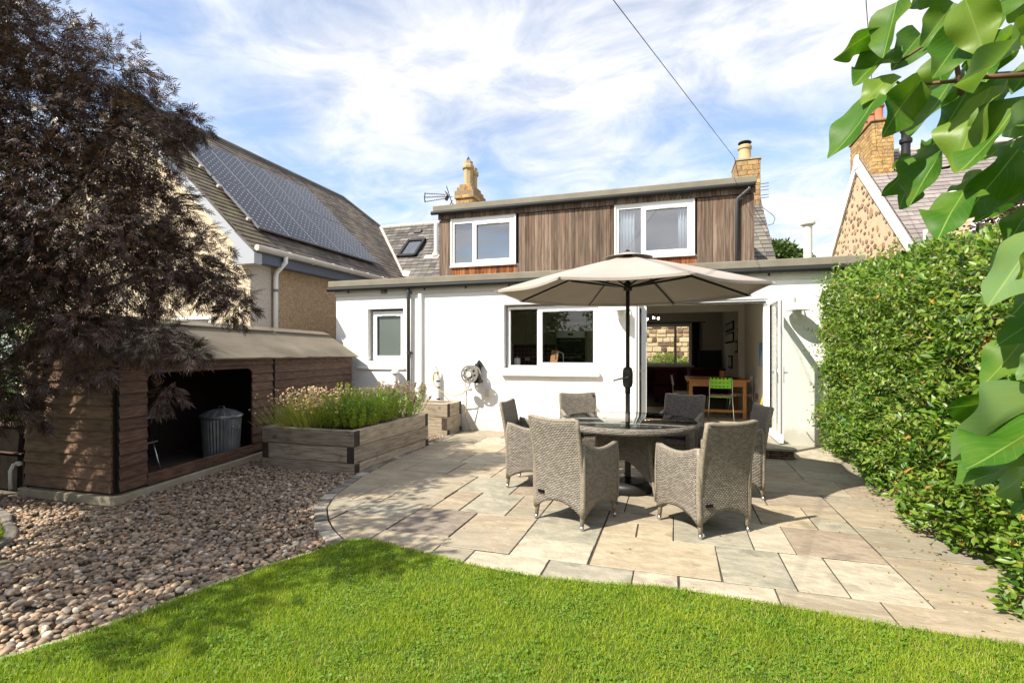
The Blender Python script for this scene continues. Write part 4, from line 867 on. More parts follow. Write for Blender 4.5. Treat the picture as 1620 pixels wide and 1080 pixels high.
def indoor_chair(name, label, loc, rz, backmat, seatmat, holes):
    t = thing(name, label, 'chair', loc)
    O = Vector(loc)
    def part(m, nm, mat, **k): return m.build(nm, mat, t, **k)
    # built round the origin then shifted
    class Q(MB):
        def fin(s, nm, mat, **k):
            s.v = [tuple(Vector(v) + O) for v in s.v]; return s.build(nm, mat, t, **k)
    m = Q(); nx, nz = 12, 8; vs = []; vis = {}
    for i in range(nx + 1):
        for j in range(nz + 1):
            x = -.20 + .40 * i / nx; z = .62 + .20 * j / nz; vs.append((x, -.22 - .03 * j / nz + .03 * (x / .2) ** 2, z))
    fs = []
    for i in range(nx):
        for j in range(nz):
            if holes and i % 2 == 1 and j % 3 == 1 and 0 < i < nx - 1: continue
            fs.append((i * (nz + 1) + j, (i + 1) * (nz + 1) + j, (i + 1) * (nz + 1) + j + 1, i * (nz + 1) + j + 1))
    m.add(vs, fs); m.fin('backrest', backmat, solid=.006)
    m = Q(); m.box(-.2, .2, -.2, .2, .44, .455); m.fin('seat', backmat if holes else 'white_plastic', bevel=.006)
    m = Q(); m.box(-.19, .19, -.19, .19, .456, .49); m.fin('seat_cushion', seatmat, bevel=.015)
    for sx in (-1, 1):
        m = Q(); m.tube([(sx * .205, -.245, .80), (sx * .205, -.21, .62), (sx * .205, -.2, .45), (sx * .23, -.27, 0)], .010, 6); m.fin('leg', 'steel', smooth=True)
        m = Q(); m.tube([(sx * .205, -.1, .44), (sx * .205, .17, .44), (sx * .215, .2, .40), (sx * .23, .25, 0)], .010, 6); m.fin('leg', 'steel', smooth=True)
    t.rotation_euler = (0, 0, rz); return t
indoor_chair('dining_chair', 'green chair with square holes in its back at the pine table', (.87, 10.72, F), 0, 'green_plastic', 'pattern_cushion', True)
indoor_chair('dining_chair', 'white chair with a patterned cushion at the left side of the pine table', (.20, 11.45, F), R(-90), 'white_plastic', 'pattern_cushion', False)
indoor_chair('dining_chair', 'white chair with a patterned cushion between pine table and wall', (1.30, 11.35, F), R(90), 'white_plastic', 'pattern_cushion', False)
def sofa(name, label, x0, x1, y0, y1, back, cat):
    t = thing(name, label, cat, ((x0 + x1) / 2, (y0 + y1) / 2, F))
    m = MB(); m.box(x0, x1, y0, y1, F + .08, F + .42); m.build('seat', 'maroon', t, bevel=.04, seg=3)
    b = (x0, x1, y0, y0 + .2) if back == 'n' else ((x0, x1, y1 - .2, y1) if back == 'f' else (x1 - .2, x1, y0, y1))
    m = MB(); m.box(*b, F + .43, F + .88); m.build('backrest', 'maroon', t, bevel=.07, seg=3)
    for s_ in ((x0, x0 + .16), (x1 - .16, x1)):
        m = MB(); m.box(s_[0], s_[1], y0 + .21, y1 - .21, F + .43, F + .60); m.build('armrest', 'maroon', t, bevel=.05, seg=3)
    m = MB(); [m.box(a, a + .05, c, c + .05, F, F + .08) for a in (x0 + .05, x1 - .1) for c in (y0 + .05, y1 - .1)]; m.build('feet', 'black_matt', t)
sofa('armchair', 'dark red armchair nearest the doors in the lounge', -.50, .12, 13.9, 14.6, 'n', 'armchair')
sofa('sofa', 'dark red sofa under the lounge window', -1.2, .38, 15.7, 16.5, 'n', 'sofa')
sofa('sofa', 'dark red sofa in front of the television', .45, 1.40, 15.2, 16.0, 'n', 'sofa')
tv = thing('television', 'large black television in the far corner of the lounge', 'television', (1.05, 16.8, F))
m = MB(); m.box(.74, 1.42, 16.75, 16.80, .98, 1.53); m.build('screen', 'black_gloss', tv, bevel=.006); m = MB(); m.box(.6, 1.42, 16.6, 17.1, F, .92); m.box(.95, 1.07, 16.74, 16.84, .92, 1.0); m.build('stand', 'black_matt', tv)
for (y0, y1, z0, z1, lb) in ((13.95, 16.0, 2.04, 2.27, 'upper half of the pair of framed prints deep in the lounge'), (13.95, 16.0, 1.72, 1.99, 'lower half of the pair of framed prints deep in the lounge'), (12.85, 13.1, 1.74, 2.02, 'small framed print nearest the dining table'), (13.05, 13.5, 1.46, 1.74, 'narrow framed print just left of the small one'), (14.3, 15.2, 1.04, 1.38, 'dark framed panel standing low on the lounge side wall')):
    t = thing('picture', lb, 'picture', (1.47, y0, z0)); m = MB(); m.box(1.44, 1.469, y0, y1, z0, z1); m.build('frame', 'black_matt', t); m = MB(); m.box(1.436, 1.4395, y0 + .04, y1 - .04, z0 + .04, z1 - .04); m.build('print', 'picture_dark', t)
pc = thing('picture', 'blue picture with a pale curved hill on the wall inside the right door', 'picture', (1.549, 10.1, 1.2))
m = MB(); m.box(1.525, 1.549, 9.55, 10.45, 1.21, 1.63); m.build('canvas', 'picture_blue', pc)
m = MB(); m.prismdir([(1.524, 9.55, 1.215)] + [(1.524, 9.55 + .8 * math.sin(t), 1.215 + .36 * math.cos(t)) for t in [i * math.pi / 2 / 12 for i in range(13)]], (-.002, 0, 0)); m.build('hill', 'picture_pale', pc)
m = MB(); m.box(1.54, 1.549, 10.7, 10.95, .56, .66); tag(m.build('wall_socket', 'plastic_grey', None), 'grey double socket low on the wall inside the doors', 'socket')
ld = thing('step_ladder', 'yellow step ladder leaning just inside the right door', 'ladder', (1.42, 9.5, F))
for a in (0, .12):
    m = MB(); m.bar((1.36, 9.40 + a * 3, F), (1.52, 9.42 + a * 3, .80), .03, .02); m.build('rail', 'ladder_yellow', ld)
for z in (.3, .5, .7): m = MB(); x = 1.36 + .16 * (z - F) / .65; m.bar((x, 9.41, z), (x, 9.77, z), .03, .03); m.build('rung', 'ladder_yellow', ld)
sl = thing('ceiling_spotlights', 'three lit spotlights on a dark bar below the lounge ceiling', 'light', (-.55, 15.5, 2.76))
m = MB(); m.tube([(-.75, 15.5, 2.60), (-.38, 15.5, 2.60)], .012, 6); m.tube([(-.56, 15.5, 2.60), (-.56, 15.5, 2.76)], .012, 6); m.build('bar', 'black_matt', sl)
for x, z in ((-.73, 2.44), (-.55, 2.475), (-.41, 2.455)):
    m = MB(); m.tube([(x, 15.5, 2.60), (x, 15.48, z + .05)], .02, 6); b = m.build('spotlight', 'black_matt', sl); m = MB(); m.lathe((x, 15.46, z), [(0, .03), (.028, .02), (.03, 0), (.02, -.02), (0, -.03)], 10); m.build('lamp', 'bulb', b)
# garden across the street, seen through the house
gw = thing('garden_wall', 'sunlit stone wall seen through the lounge window', 'wall', (-1.5, 24, 0))
m = MB(); m.box(-6, 3, 24, 24.4, -.1, 4.6); m.build('wall_core', 'stone_mortar', gw)
z = .35
while z < 4.2:
    h = random.uniform(.12, .24); x = -3.2
    while x < 2.4:
        w_ = random.uniform(.16, .5); small = random.random() < .35; m = MB(); m.box(x + .012, x + w_ - .012, 23.97 - random.uniform(0, .03), 24.05, z + .012, z + h - random.uniform(.012, .04)); m.build('stone', random.choice(('ashlar', 'ashlar', 'rubble', 'red_brown_stone')) if x < .1 else random.choice(('ashlar', 'ashlar', 'rubble')), gw, bevel=.02, seg=1); x += w_
    z += h

# ------------------------------------------------------------------ left neighbour
NH = thing('harled_house', 'cream harled house with solar panels on its brown tiled roof', 'house', (-6.95, 7, 0))
m = MB(); m.prismdir([(-13.05, 7, -.1), (-6.95, 7, -.1), (-6.95, 7, 3.28), (-10, 7, 6.22), (-13.05, 7, 3.28)], (0, .3, 0)); m.build('gable_wall', 'harl_cream', NH)
m = MB(); m.box(-7.2, -6.952, 7.3, 7.47, -.1, 3.30); m.box(-6.952, -6.94, 7.003, 7.47, -.1, 3.30); m.build('quoin_strip', 'harl_grey', NH)
m = MB(); m.box(-7.2, -6.95, 7.47, 12.6, -.1, 3.30); m.build('side_wall', 'harl_tan', NH)
m = MB(); m.box(-6.93, -6.72, 6.84, 12.55, 2.99, 3.17); m.build('fascia', 'fascia_blue', NH)
m = MB(); m.tube([(-6.66, 6.85, 3.215), (-6.66, 12.7, 3.215)], .055, 8); y = 7.6
while y < 12.5: m.tube([(-6.66, y, 3.215), (-6.66, y + .05, 3.215)], .066, 8); y += .62
m.build('gutter', 'lead_white', NH)
m = MB(); m.tube([(-6.66, 7.52, 3.19), (-6.66, 7.52, 3.08), (-6.86, 7.52, 2.9), (-6.88, 7.52, 2.8), (-6.88, 7.52, 0)], .042, 10); pdn = m.build('downpipe', 'white_pipe', NH, smooth=True)
for z in (2.55, 1.6): m = MB(); m.tube([(-6.88, 7.52, z), (-6.88, 7.52, z + .05)], .05, 10); m.build('pipe_clip', 'plastic_grey', pdn)
tN = .964; LN = math.hypot(1, tN)
def zN(x): return 3.39 + tN * (-6.95 - x)
vd = Vector((-1, 0, tN)).normalized(); nd = Vector((tN, 0, 1)).normalized()
a = Vector((-6.70, 6.86, zN(-6.70) - .02)); b = Vector((-10.02, 6.86, zN(-10.02) - .02))
m = MB(); m.prismdir([a - nd * .02, b - nd * .02, b - nd * .19 + Vector((0, 0, -.02)), a - nd * .19], (0, .035, 0)); m.prismdir([(-7.13, 6.825, 2.95), (-6.69, 6.825, 2.95), (-6.69, 6.825, 3.13), (-7.13, 6.825, 3.52)], (0, .17, 0)); m.build('bargeboard', 'barge_grey', NH)
m = MB(); m.prismdir([(-13.2, 6.87, 3.15), (-10, 6.87, 6.28), (-10, 6.87, 6.02), (-13.0, 6.87, 3.0)], (0, .035, 0)); m.build('bargeboard', 'barge_grey', NH)
oN = Vector((-6.68, 6.83, zN(-6.68) + .02))
def yN(t):
    x = -6.68 - t / LN; y1 = 12.6 + (-7.14 - x) * 1.0 if x > -9.15 else 14.6 - (-9.15 - x) * 1.0
    return (0, y1 - 6.83)
slates('roof_tiles', 'slate_brown', NH, oN, (0, 1, 0), vd, 33, .139, .20, yN, keep=lambda u, t: u > .55 or t > 4.4, th=.007)
slates('mossy_tiles', 'slate_mossy', NH, oN, (0, 1, 0), vd, 33, .139, .20, lambda t: (0, .62), th=.009)
m = MB(); m.prismdir([(-6.72, 6.9, zN(-6.72) - .03), (-10, 6.9, zN(-10) - .03), (-13.3, 6.9, zN(-6.72) - .03), (-13.2, 6.9, 3.1), (-10, 6.9, zN(-10) - .2), (-6.75, 6.9, 3.2)], (0, 5.6, 0)); m.build('roof_deck', 'slate_brown', NH)
m = MB(); p = [(-6.72, 12.5, zN(-6.72) - .04), (-7.14, 12.6, zN(-7.14) - .04), (-9.15, 14.6, zN(-9.15) - .04), (-10, 13.75, zN(-10) - .04), (-10, 12.5, zN(-10) - .04)]; m.prismdir(p, (0, 0, -.1)); m.build('roof_deck', 'slate_brown', NH)
m = MB(); m.tube([(-10, 6.85, zN(-10) + .03), (-10, 13.75, zN(-10) + .03), (-9.15, 14.62, zN(-9.15) + .03)], .07, 8); m.build('ridge', 'slate_grey', NH)
# solar panels
us = Vector((0, 1, 0)); o0 = Vector((-7.19, 7.36, zN(-7.19))) + nd * .11; pw, ph = .775, 1.50
for r_ in range(2):
    for c_ in range(5):
        q = o0 + us * (c_ * (pw + .015)) + vd * (r_ * (ph + .03)); c4 = [q, q + us * pw, q + us * pw + vd * ph, q + vd * ph]
        m = MB(); m.obox(q + us * pw / 2 + vd * ph / 2 - nd * .006, us * pw / 2, vd * ph / 2, nd * .02); sp = m.build('solar_panel', 'aluminium', NH)
        m = MB(); i_ = .022; c4 = [q + us * i_ + vd * i_ + nd * .017, q + us * (pw - i_) + vd * i_ + nd * .017, q + us * (pw - i_) + vd * (ph - i_) + nd * .017, q + us * i_ + vd * (ph - i_) + nd * .017]
        m.add(c4, [(0, 1, 2, 3)], uvs=[(0, 0), (6, 0), (6, 12), (0, 12)]); m.build('cell_sheet', 'solar_cell', sp, fixn=False)
for t in (.25, 1.2, 1.8, 2.8):
    m = MB(); m.obox(o0 + vd * t - us * .04 - nd * .02, us * .03, vd * .025, nd * .025); m.build('panel_clamp', 'lead_white', NH)
fl = thing('floodlight', 'small floodlight under the sloping bargeboard of the harled gable', 'light', (-8.56, 6.85, 4.9))
m = MB(); m.obox((-8.62, 6.72, 4.98), (.085, .02, 0), (.01, -.03, -.02), (0, .02, .075)); m.build('lamp_head', 'plastic_grey', fl, bevel=.008); m = MB(); m.obox((-8.615, 6.685, 4.965), (.068, .016, 0), (.001, -.003, -.002), (0, .016, .055)); m.build('lens', 'plastic_light', fl)
m = MB(); m.tube([(-8.6, 6.76, 4.95), (-8.52, 6.82, 4.86), (-8.50, 6.99, 4.84)], .014, 6); m.lathe((-8.46, 6.88, 4.84), [(.0, .05), (.045, .03), (.045, -.03), (0, -.06)], 10); m.build('bracket', 'plastic_grey', fl)
# gable window behind the tree
window(NH, -8.6, -7.75, 1.0, 2.1, 6.94, [], 'window_glass', fr=.06)

resize(NH, 1.12, (-.84, .84, -.17)); resize(fl, 1.12, (-1.033, .822, .418))
# ------------------------------------------------------------------ right neighbour
RH = thing('stone_house', 'rubble stone house with white bargeboards and a slate roof', 'house', (8, 18, 0))
ap = Vector((5.93, 19.9, 8.02)); e1 = Vector((5.93, 15.4, 4.0)); e2 = Vector((5.93, 24.4, 4.0))
m = MB(); m.prismdir([(5.95, 15.63, -.1), (5.95, 24.2, -.1), (5.95, 24.2, 4.05), (5.95, 19.9, 7.9), (5.95, 15.63, 4.05)], (.4, 0, 0)); gb = m.build('gable_wall', 'stone_mortar', RH)
kk = 0; tries = 0; placed = []
while kk < 215 and tries < 9000:
    tries += 1; y, z = random.uniform(15.75, 23.6), random.uniform(3.2, 7.6)
    lim = 7.75 - abs(y - 19.9) * .89
    if z > lim - .12: continue
    big = random.random() < .12; ry, rz = (random.uniform(.16, .26), random.uniform(.15, .25)) if big else (random.uniform(.06, .17), random.uniform(.05, .12))
    if any(abs(y - a) < (ry + c) * .95 and abs(z - b) < (rz + d) * .95 for a, b, c, d in placed): continue
    placed.append((y, z, ry, rz)); kk += 1; nn_ = random.choice((5, 6, 7)); ph_ = random.random()
    m = MB(); m.prismdir([(5.951, y + ry * math.cos(t + ph_) * random.uniform(.75, 1.1), z + rz * math.sin(t + ph_) * random.uniform(.75, 1.1)) for t in [i * 2 * math.pi / nn_ for i in range(nn_)]], (-.022, 0, 0)); m.build('stone', 'rubble', gb, bevel=.01, seg=1)
for (p, q) in ((e1, ap), (e2, ap)):
    d = (q - p).normalized(); dn = Vector((0, -d.z, d.y)); dn = dn if dn.z < 0 else -dn
    m = MB(); m.prismdir([p - d * .25, q + d * .0 + Vector((0, 0, .03)), q + dn * .30 + Vector((0, 0, -.05)), p + dn * .26 - d * .1], (-.06, 0, 0)); m.build('bargeboard', 'barge_white', RH)
m = MB(); m.prismdir([(5.855, 19.60, 7.62), (5.855, 20.20, 7.62), (5.855, 20.0, 8.10), (5.855, 19.80, 8.10)], (.07, 0, 0)); m.build('bargeboard_cap', 'barge_white', RH)
vR = (ap - e1).normalized()
slates('roof_slates', 'slate_purple', RH, e1 + Vector((.02, -.15, -.05)), (1, 0, 0), vR, 27, .235, .38, lambda t: (0, 8))
m = MB(); m.prismdir([(5.95, 15.3, 3.85), (5.95, 19.9, 8.0), (5.95, 24.5, 3.85), (5.95, 24.3, 3.7), (5.95, 19.9, 7.8), (5.95, 15.5, 3.7)], (8.2, 0, 0)); m.build('roof_deck', 'slate_purple', RH)
m = MB(); m.tube([(6.6, 19.9, 8.1), (14, 19.9, 8.1)], .1, 8); m.build('ridge', 'trim_cream', RH)
m = MB(); m.box(6.0, 6.53, 18.75, 20.75, 6.6, 8.72); cR = m.build('chimney', 'mortar', RH)
stack(cR, 'brick_buff', 5.98, 6.55, 18.72, 20.78, 7.0, 8.70, .27, .115)
m = MB(); m.box(5.93, 6.60, 18.66, 20.84, 8.72, 8.80); m.build('coping', 'brick_old', cR, bevel=.02)
for y in (19.05, 19.6, 20.2): m = MB(); m.lathe((6.26, y, 8.8), [(.15, 0), (.15, .12), (.12, .16), (.12, .45), (.16, .48), (.16, .54), (.10, .54)], 14); m.build('chimney_pot', 'pot_red', cR, auto=40)
m = MB(); m.lathe((6.92, 18.85, 7.1), [(.17, 0), (.13, .08), (.12, .85), (.17, .9), (.17, 1.0), (.12, 1.05), (.12, 1.2), (.15, 1.25), (.15, 1.32), (0, 1.34)], 16); m.build('flue', 'black_gutter', RH, auto=40)
m = MB(); m.add([(6.6, 18.5, 7.02), (7.3, 18.5, 7.02), (7.35, 18.95, 7.35), (6.6, 18.95, 7.35)], [(0, 1, 2, 3)]); m.build('flue_flashing', 'lead_white', RH, solid=.03)
m = MB(); wall_y(m, 6.46, 14, 15.63, 16, -.1, 4.1, [(7.0, 8.1, 1.9, 3.5)]); m.build('front_wall', 'ashlar', RH)
window(RH, 7.0, 8.1, 1.9, 3.5, 15.7, [7.55], 'window_glass', fr=.09)
wd = MB(); wd.box(6.62, 8.4, 15.55, 16.2, 3.9, 4.9); wd.build('wall_dormer', 'ashlar', RH); window(RH, 7.05, 8.05, 3.6, 4.75, 15.48, [7.55], 'window_glass', fr=.1)
m = MB(); m.prismdir([(6.45, 15.3, 4.85), (7.5, 15.3, 5.9), (8.6, 15.3, 4.85), (8.6, 15.3, 5.05), (7.5, 15.3, 6.12), (6.45, 15.3, 5.05)], (0, .12, 0)); m.prismdir([(6.45, 15.42, 5.0), (7.5, 15.42, 6.05), (8.6, 15.42, 5.0)], (0, 2.8, 0)); m.build('dormer_gable', 'barge_white', RH)
m = MB(); m.tube([(6.36, 15.45, 4.9), (6.36, 15.45, 0)], .07, 8); m.tube([(6.02, 15.3, 4.0), (6.6, 15.3, 4.0)], .09, 8); m.build('downpipe', 'grey_pipe', RH)
m = MB(); m.tube([(6.05, 15.35, 4.55), (6.05, 15.35, 4.2), (6.3, 15.4, 3.85)], .05, 8); m.build('white_pipe', 'white_pipe', RH)

# ------------------------------------------------------------------ wires and aerial
m = MB(); A0, B0 = Vector((1.4, 13.9, 6.15)), Vector((-.333, 3, 3.5)); A0 = Vector((1.376, 13, 6.033)); B0 = Vector((-.666, 6, 5.554)); dv = (B0 - A0)
m.tube([A0 + dv * (k / 10 * 2.6) for k in range(11)], .0055, 5); m.tube([A0, (1.80, 15.9, 6.45)], .009, 5); tag(m.build('telephone_wire', 'wire'), 'black wire running up from the right chimney across the sky', 'wire')
m = MB(); A0, B0 = Vector((6.2, 19.0, 7.9)), Vector((2.484, 8, 6.217)); dv = B0 - A0; m.tube([A0 + dv * (k / 10 * 2.0) for k in range(11)], .006, 5); tag(m.build('telephone_wire', 'wire'), 'thin wire dropping behind the lilac leaves to the stone house chimney', 'wire')
an = thing('tv_aerial', 'television aerial pointing left from the left chimney', 'aerial', (-6.4, 14.3, 6.2))
ax0, ax1, zA = -7.32, -6.62, 6.24
m = MB(); m.tube([(-6.34, 14.25, 5.75), (-6.62, 14.25, 6.55)], .014, 6); m.tube([(-6.9, 14.2, 5.3), (-6.42, 14.25, 6.1)], .012, 6); m.tube([(-6.82, 14.2, 5.3), (-6.38, 14.25, 6.0)], .012, 6); m.build('mast', 'antenna', an)
m = MB(); m.tube([(ax0, 14.2, zA + .02), (-6.40, 14.2, zA - .05)], .012, 6); m.tube([(ax0, 14.2, zA + .14), (ax1, 14.2, zA + .04)], .010, 6); m.tube([(ax0, 14.2, zA - .12), (ax1, 14.2, zA - .08)], .010, 6); m.tube([(ax0, 14.2, zA + .16), (ax0 - .02, 14.2, zA), (ax0, 14.2, zA - .14)], .018, 6)
for k in range(9):
    x = ax0 + .05 + k * .075
    for dz in (.13 - k * .011, .01, -.115 + k * .004): m.tube([(x, 14.13, zA + dz), (x, 14.27, zA + dz)], .008, 4)
m.build('elements', 'antenna', an); m = MB(); m.add([(ax1, 14.1, zA + .13), (ax1 + .08, 14.1, zA - .01), (ax1, 14.1, zA - .14), (ax1, 14.3, zA - .14), (ax1 + .08, 14.3, zA - .01), (ax1, 14.3, zA + .13)], [(0, 1, 4, 5), (1, 2, 3, 4)]); m.build('reflector', 'antenna', an, solid=.006)

resize(an, 1.12, (-.768, 1.716, .57))
# ------------------------------------------------------------------ wall fittings
plain('jar_white', [(.70, .69, .66)], 1, .2, 0)
def wall_lamp(x, z, label):
    t = thing('wall_lamp', label, 'lamp', (x, 8.9, z), group='enamel lamps on the white wall'); y = 8.70
    m = MB(); m.lathe((x, 8.893, z + .20), [(.0, -.012), (.045, -.010), (.05, .005)], 16, axis='y'); m.tube([(x, 8.89, z + .20), (x, 8.80, z + .235), (x, 8.73, z + .22), (x, y, z + .16), (x, y, z + .10)], .012, 8); m.build('bracket', 'lamp_enamel', t, smooth=True)
    m = MB(); m.lathe((x, y, z), [(.03, .115), (.045, .10), (.05, .06), (.08, .045), (.165, .012), (.185, .0), (.180, -.004), (.08, .03), (.03, .045)], 28); m.build('shade', 'lamp_enamel', t, smooth=True)
    m = MB(); m.lathe((x, y, z), [(.055, .03), (.06, -.03), (.058, -.08), (.045, -.115), (0, -.125)], 18); m.build('glass_jar', 'jar_white', t, smooth=True)
    m = MB()
    for k in range(6):
        a = k * math.pi / 3; m.tube([(x + .066 * math.cos(a), y + .066 * math.sin(a), z + .02), (x + .066 * math.cos(a), y + .066 * math.sin(a), z - .08), (x, y, z - .14)], .004, 4)
    m.build('wire_guard', 'lamp_enamel', t)
wall_lamp(-.83, 2.16, 'white enamel wall lamp just left of the open doors, half behind the parasol pole'); wall_lamp(1.80, 2.10, 'white enamel wall lamp between the right door and the hedge')
hr = thing('hose_reel', 'grey wall mounted hose reel with round holes in its wheels', 'hose reel', (-3.55, 8.9, 1.05)); c = (-3.53, 8.62, 1.06)
for yy in (8.57, 8.74):
    m = MB(); n = 32
    def ringf(r0, r1, a0, a1, k):
        vs = []; 
        for i in range(k + 1):
            a = a0 + (a1 - a0) * i / k; vs += [(c[0] + r0 * math.cos(a), yy, c[2] + r0 * math.sin(a)), (c[0] + r1 * math.cos(a), yy, c[2] + r1 * math.sin(a))]
        m.add(vs, [(2 * i, 2 * i + 1, 2 * i + 3, 2 * i + 2) for i in range(k)])
    ringf(.135, .165, 0, 2 * math.pi, 32); ringf(.0, .088, 0, 2 * math.pi, 24)
    for k in range(8): ringf(.088, .135, k * math.pi / 4, k * math.pi / 4 + .38, 3)
    m.build('wheel', 'plastic_grey', hr, solid=.012)
m = MB(); m.lathe((c[0], 8.555, c[2]), [(0, -.012), (.05, -.012), (.055, 0)], 20, axis='y'); m.build('hub', 'plastic_light', hr)
m = MB()
for k in range(6): m.lathe((c[0], 8.595 + k * .025, c[2]), [(.115 + .012 * math.cos(t), .012 * math.sin(t)) for t in [i * math.pi / 3 for i in range(7)]], 24, axis='y')
m.build('coiled_hose', 'hose_tan', hr, smooth=True)
m = MB(); m.box(-3.50, -3.42, 8.76, 8.895, .90, 1.25); m.prismdir([(-3.52, 8.80, 1.2), (-3.36, 8.80, 1.2), (-3.44, 8.80, 1.32)], (0, .08, 0)); m.box(-3.46, -3.34, 8.60, 8.78, .90, .96); m.build('wall_bracket', 'black_gutter', hr, bevel=.01)
m = MB(); m.lathe((-3.62, 8.72, .77), [(.0, .02), (.075, .018), (.08, 0), (.075, -.018), (0, -.02)], 20); m.build('hose_guide', 'plastic_light', hr)
tp = thing('garden_tap', 'brass garden tap on a white lagged standpipe', 'tap', (-4.32, 8.85, .4))
m = MB(); m.tube([(-4.28, 8.84, .0), (-4.28, 8.84, 1.02)], .034, 10); m.build('standpipe', 'white_pipe', tp)
m = MB(); [m.tube([(-4.28, 8.84, z), (-4.28, 8.84, z + .025)], .037, 10) for z in (.42, .56, .78, .9)]; m.build('band', 'black_gutter', tp)
m = MB(); m.tube([(-4.28, 8.84, 1.02), (-4.28, 8.83, 1.1)], .018, 8); m.tube([(-4.28, 8.83, 1.08), (-4.33, 8.78, 1.07), (-4.34, 8.76, 1.0)], .015, 8); m.build('spout', 'brass', tp); m = MB(); m.bar((-4.28, 8.83, 1.12), (-4.33, 8.80, 1.20), .02, .012); m.build('lever', 'black_gutter', tp)
m = MB(); m.tube([(-4.34, 8.76, 1.0), (-4.345, 8.76, .93)], .018, 8); m.build('hose_connector', 'hose_yellow', tp)
ho = thing('garden_hose', 'tan garden hose drooping from the brass tap to the reel and down to the paving', 'hose', (-3.9, 8.8, .7))
m = MB(); pts = [(-4.345, 8.76, .93), (-4.33, 8.76, .86), (-4.2, 8.74, .74), (-4.0, 8.72, .66), (-3.85, 8.70, .65), (-3.7, 8.68, .70), (-3.58, 8.66, .82), (-3.52, 8.64, .93)]; m.tube(pts, .010, 7); m.build('upper_length', 'hose_tan', ho, smooth=True)
m = MB(); m.tube([(-3.66, 8.66, .93), (-3.64, 8.7, .8), (-3.64, 8.72, .62), (-3.66, 8.74, .45), (-3.68, 8.76, .28), (-3.63, 8.78, .12), (-3.57, 8.78, .02)], .010, 7); m.build('lower_length', 'hose_tan', ho, smooth=True)
m = MB(); m.tube([(-3.60, 8.78, .09), (-3.56, 8.78, .012)], .016, 7); m.build('nozzle', 'hose_yellow', ho)
m = MB(); m.tube([(-5.18, 8.80, 0), (-5.18, 8.80, 1.04)], .05, 14); m.lathe((-5.18, 8.80, 1.03), [(.055, 0), (.085, .02), (.085, .05), (.06, .08), (0, .09)], 18); tag(m.build('soil_vent_pipe', 'white_pipe', None, auto=40), 'short white vent pipe with a domed cap behind the planter flowers', 'pipe')
m = MB(); m.box(-3.33, -3.23, 8.83, 8.899, .64, .77); tag(m.build('junction_box', 'box_cream', None, bevel=.01), 'small cream box fixed low on the wall beside the hose reel', 'box')
m = MB(); m.lathe((-2.9, 8.86, .0), [(.05, 0), (.05, .015), (.03, .03), (0, .035)], 10); tag(m.build('stone_pebble', 'sett_stone', None, smooth=True), 'lone grey pebble lying at the foot of the white wall', 'pebble')

# ------------------------------------------------------------------ shed
SA = Vector((-5.22, 3.58, 0)); SU = Vector((-.1713, .9852, 0)).normalized(); SW = Vector((-1, -.03, 0)).normalized(); SD = 1.24; SLn = 5.17; ZB, ZE, ZR = .075, 1.43, 1.84; UP = Vector((0, 0, 1))
shed = thing('garden_shed', 'long low brown timber shed with an open front and a felt roof', 'shed', tuple(SA))
def clad(m, p0, p1, z0, z1, outn, th=.018):
    """one lapped board between two ground points"""
    p0, p1 = Vector(p0), Vector(p1); o = outn.normalized()
    vs = []
    for p in (p0, p1): vs += [p + UP * z0 + o * (th + .014), p + UP * z0, p + UP * z1, p + UP * z1 + o * (th - .006)]
    m.add(vs, [(0, 1, 2, 3), (7, 6, 5, 4), (0, 4, 5, 1), (1, 5, 6, 2), (2, 6, 7, 3), (3, 7, 4, 0)])
BH = .1205; nrow = 11; fo = -SW
secs = [(.03, .36, ZB, ZE), (.36, 2.08, 1.24, ZE), (2.08, 2.56, ZB, ZE), (2.60, SLn, ZB, ZE)]
for s0, s1, zl, zh in secs:
    z = ZB + .005
    for r_ in range(nrow + 1):
        a, b = max(z, zl), min(z + BH - .004, zh)
        if b - a > .02: m = MB(); clad(m, SA + SU * s0, SA + SU * s1, a, b, fo); m.build('board', 'shed_wood', shed)
        z += BH
z = ZB + .005; r_ = 0
while z < ZR - .03:
    zm = z + BH; lo, hi = .0, SD
    if zm > ZE: k = (zm - ZE) / (ZR - ZE) * SD / 2; lo, hi = k, SD - k
    if hi - lo > .08: m = MB(); clad(m, SA + SW * (lo + .02), SA + SW * (hi - .01), z, z + BH - .004, -SU); m.build('end_board', 'shed_wood_sunlit', shed)
    z += BH
m = MB()
for p in (SA + SU * .015 + SW * -.002, ): m.obox(p + UP * (ZB + ZE) / 2 + fo * .02 - SU * .01, SU * .010, SW * .010, UP * (ZE - ZB) / 2)
m.build('corner_post', 'black_matt', shed); m = MB(); m.obox(SA + SU * 2.58 + UP * (ZB + ZE) / 2 + fo * .012, SU * .018, SW * .018, UP * (ZE - ZB) / 2); m.build('joint_post', 'black_matt', shed)
m = MB(); m.obox(SA + SU * 1.22 + UP * .12 + fo * .012, SU * .86, SW * .022, UP * .06); m.build('threshold', 'shed_wood', shed, bevel=.004)
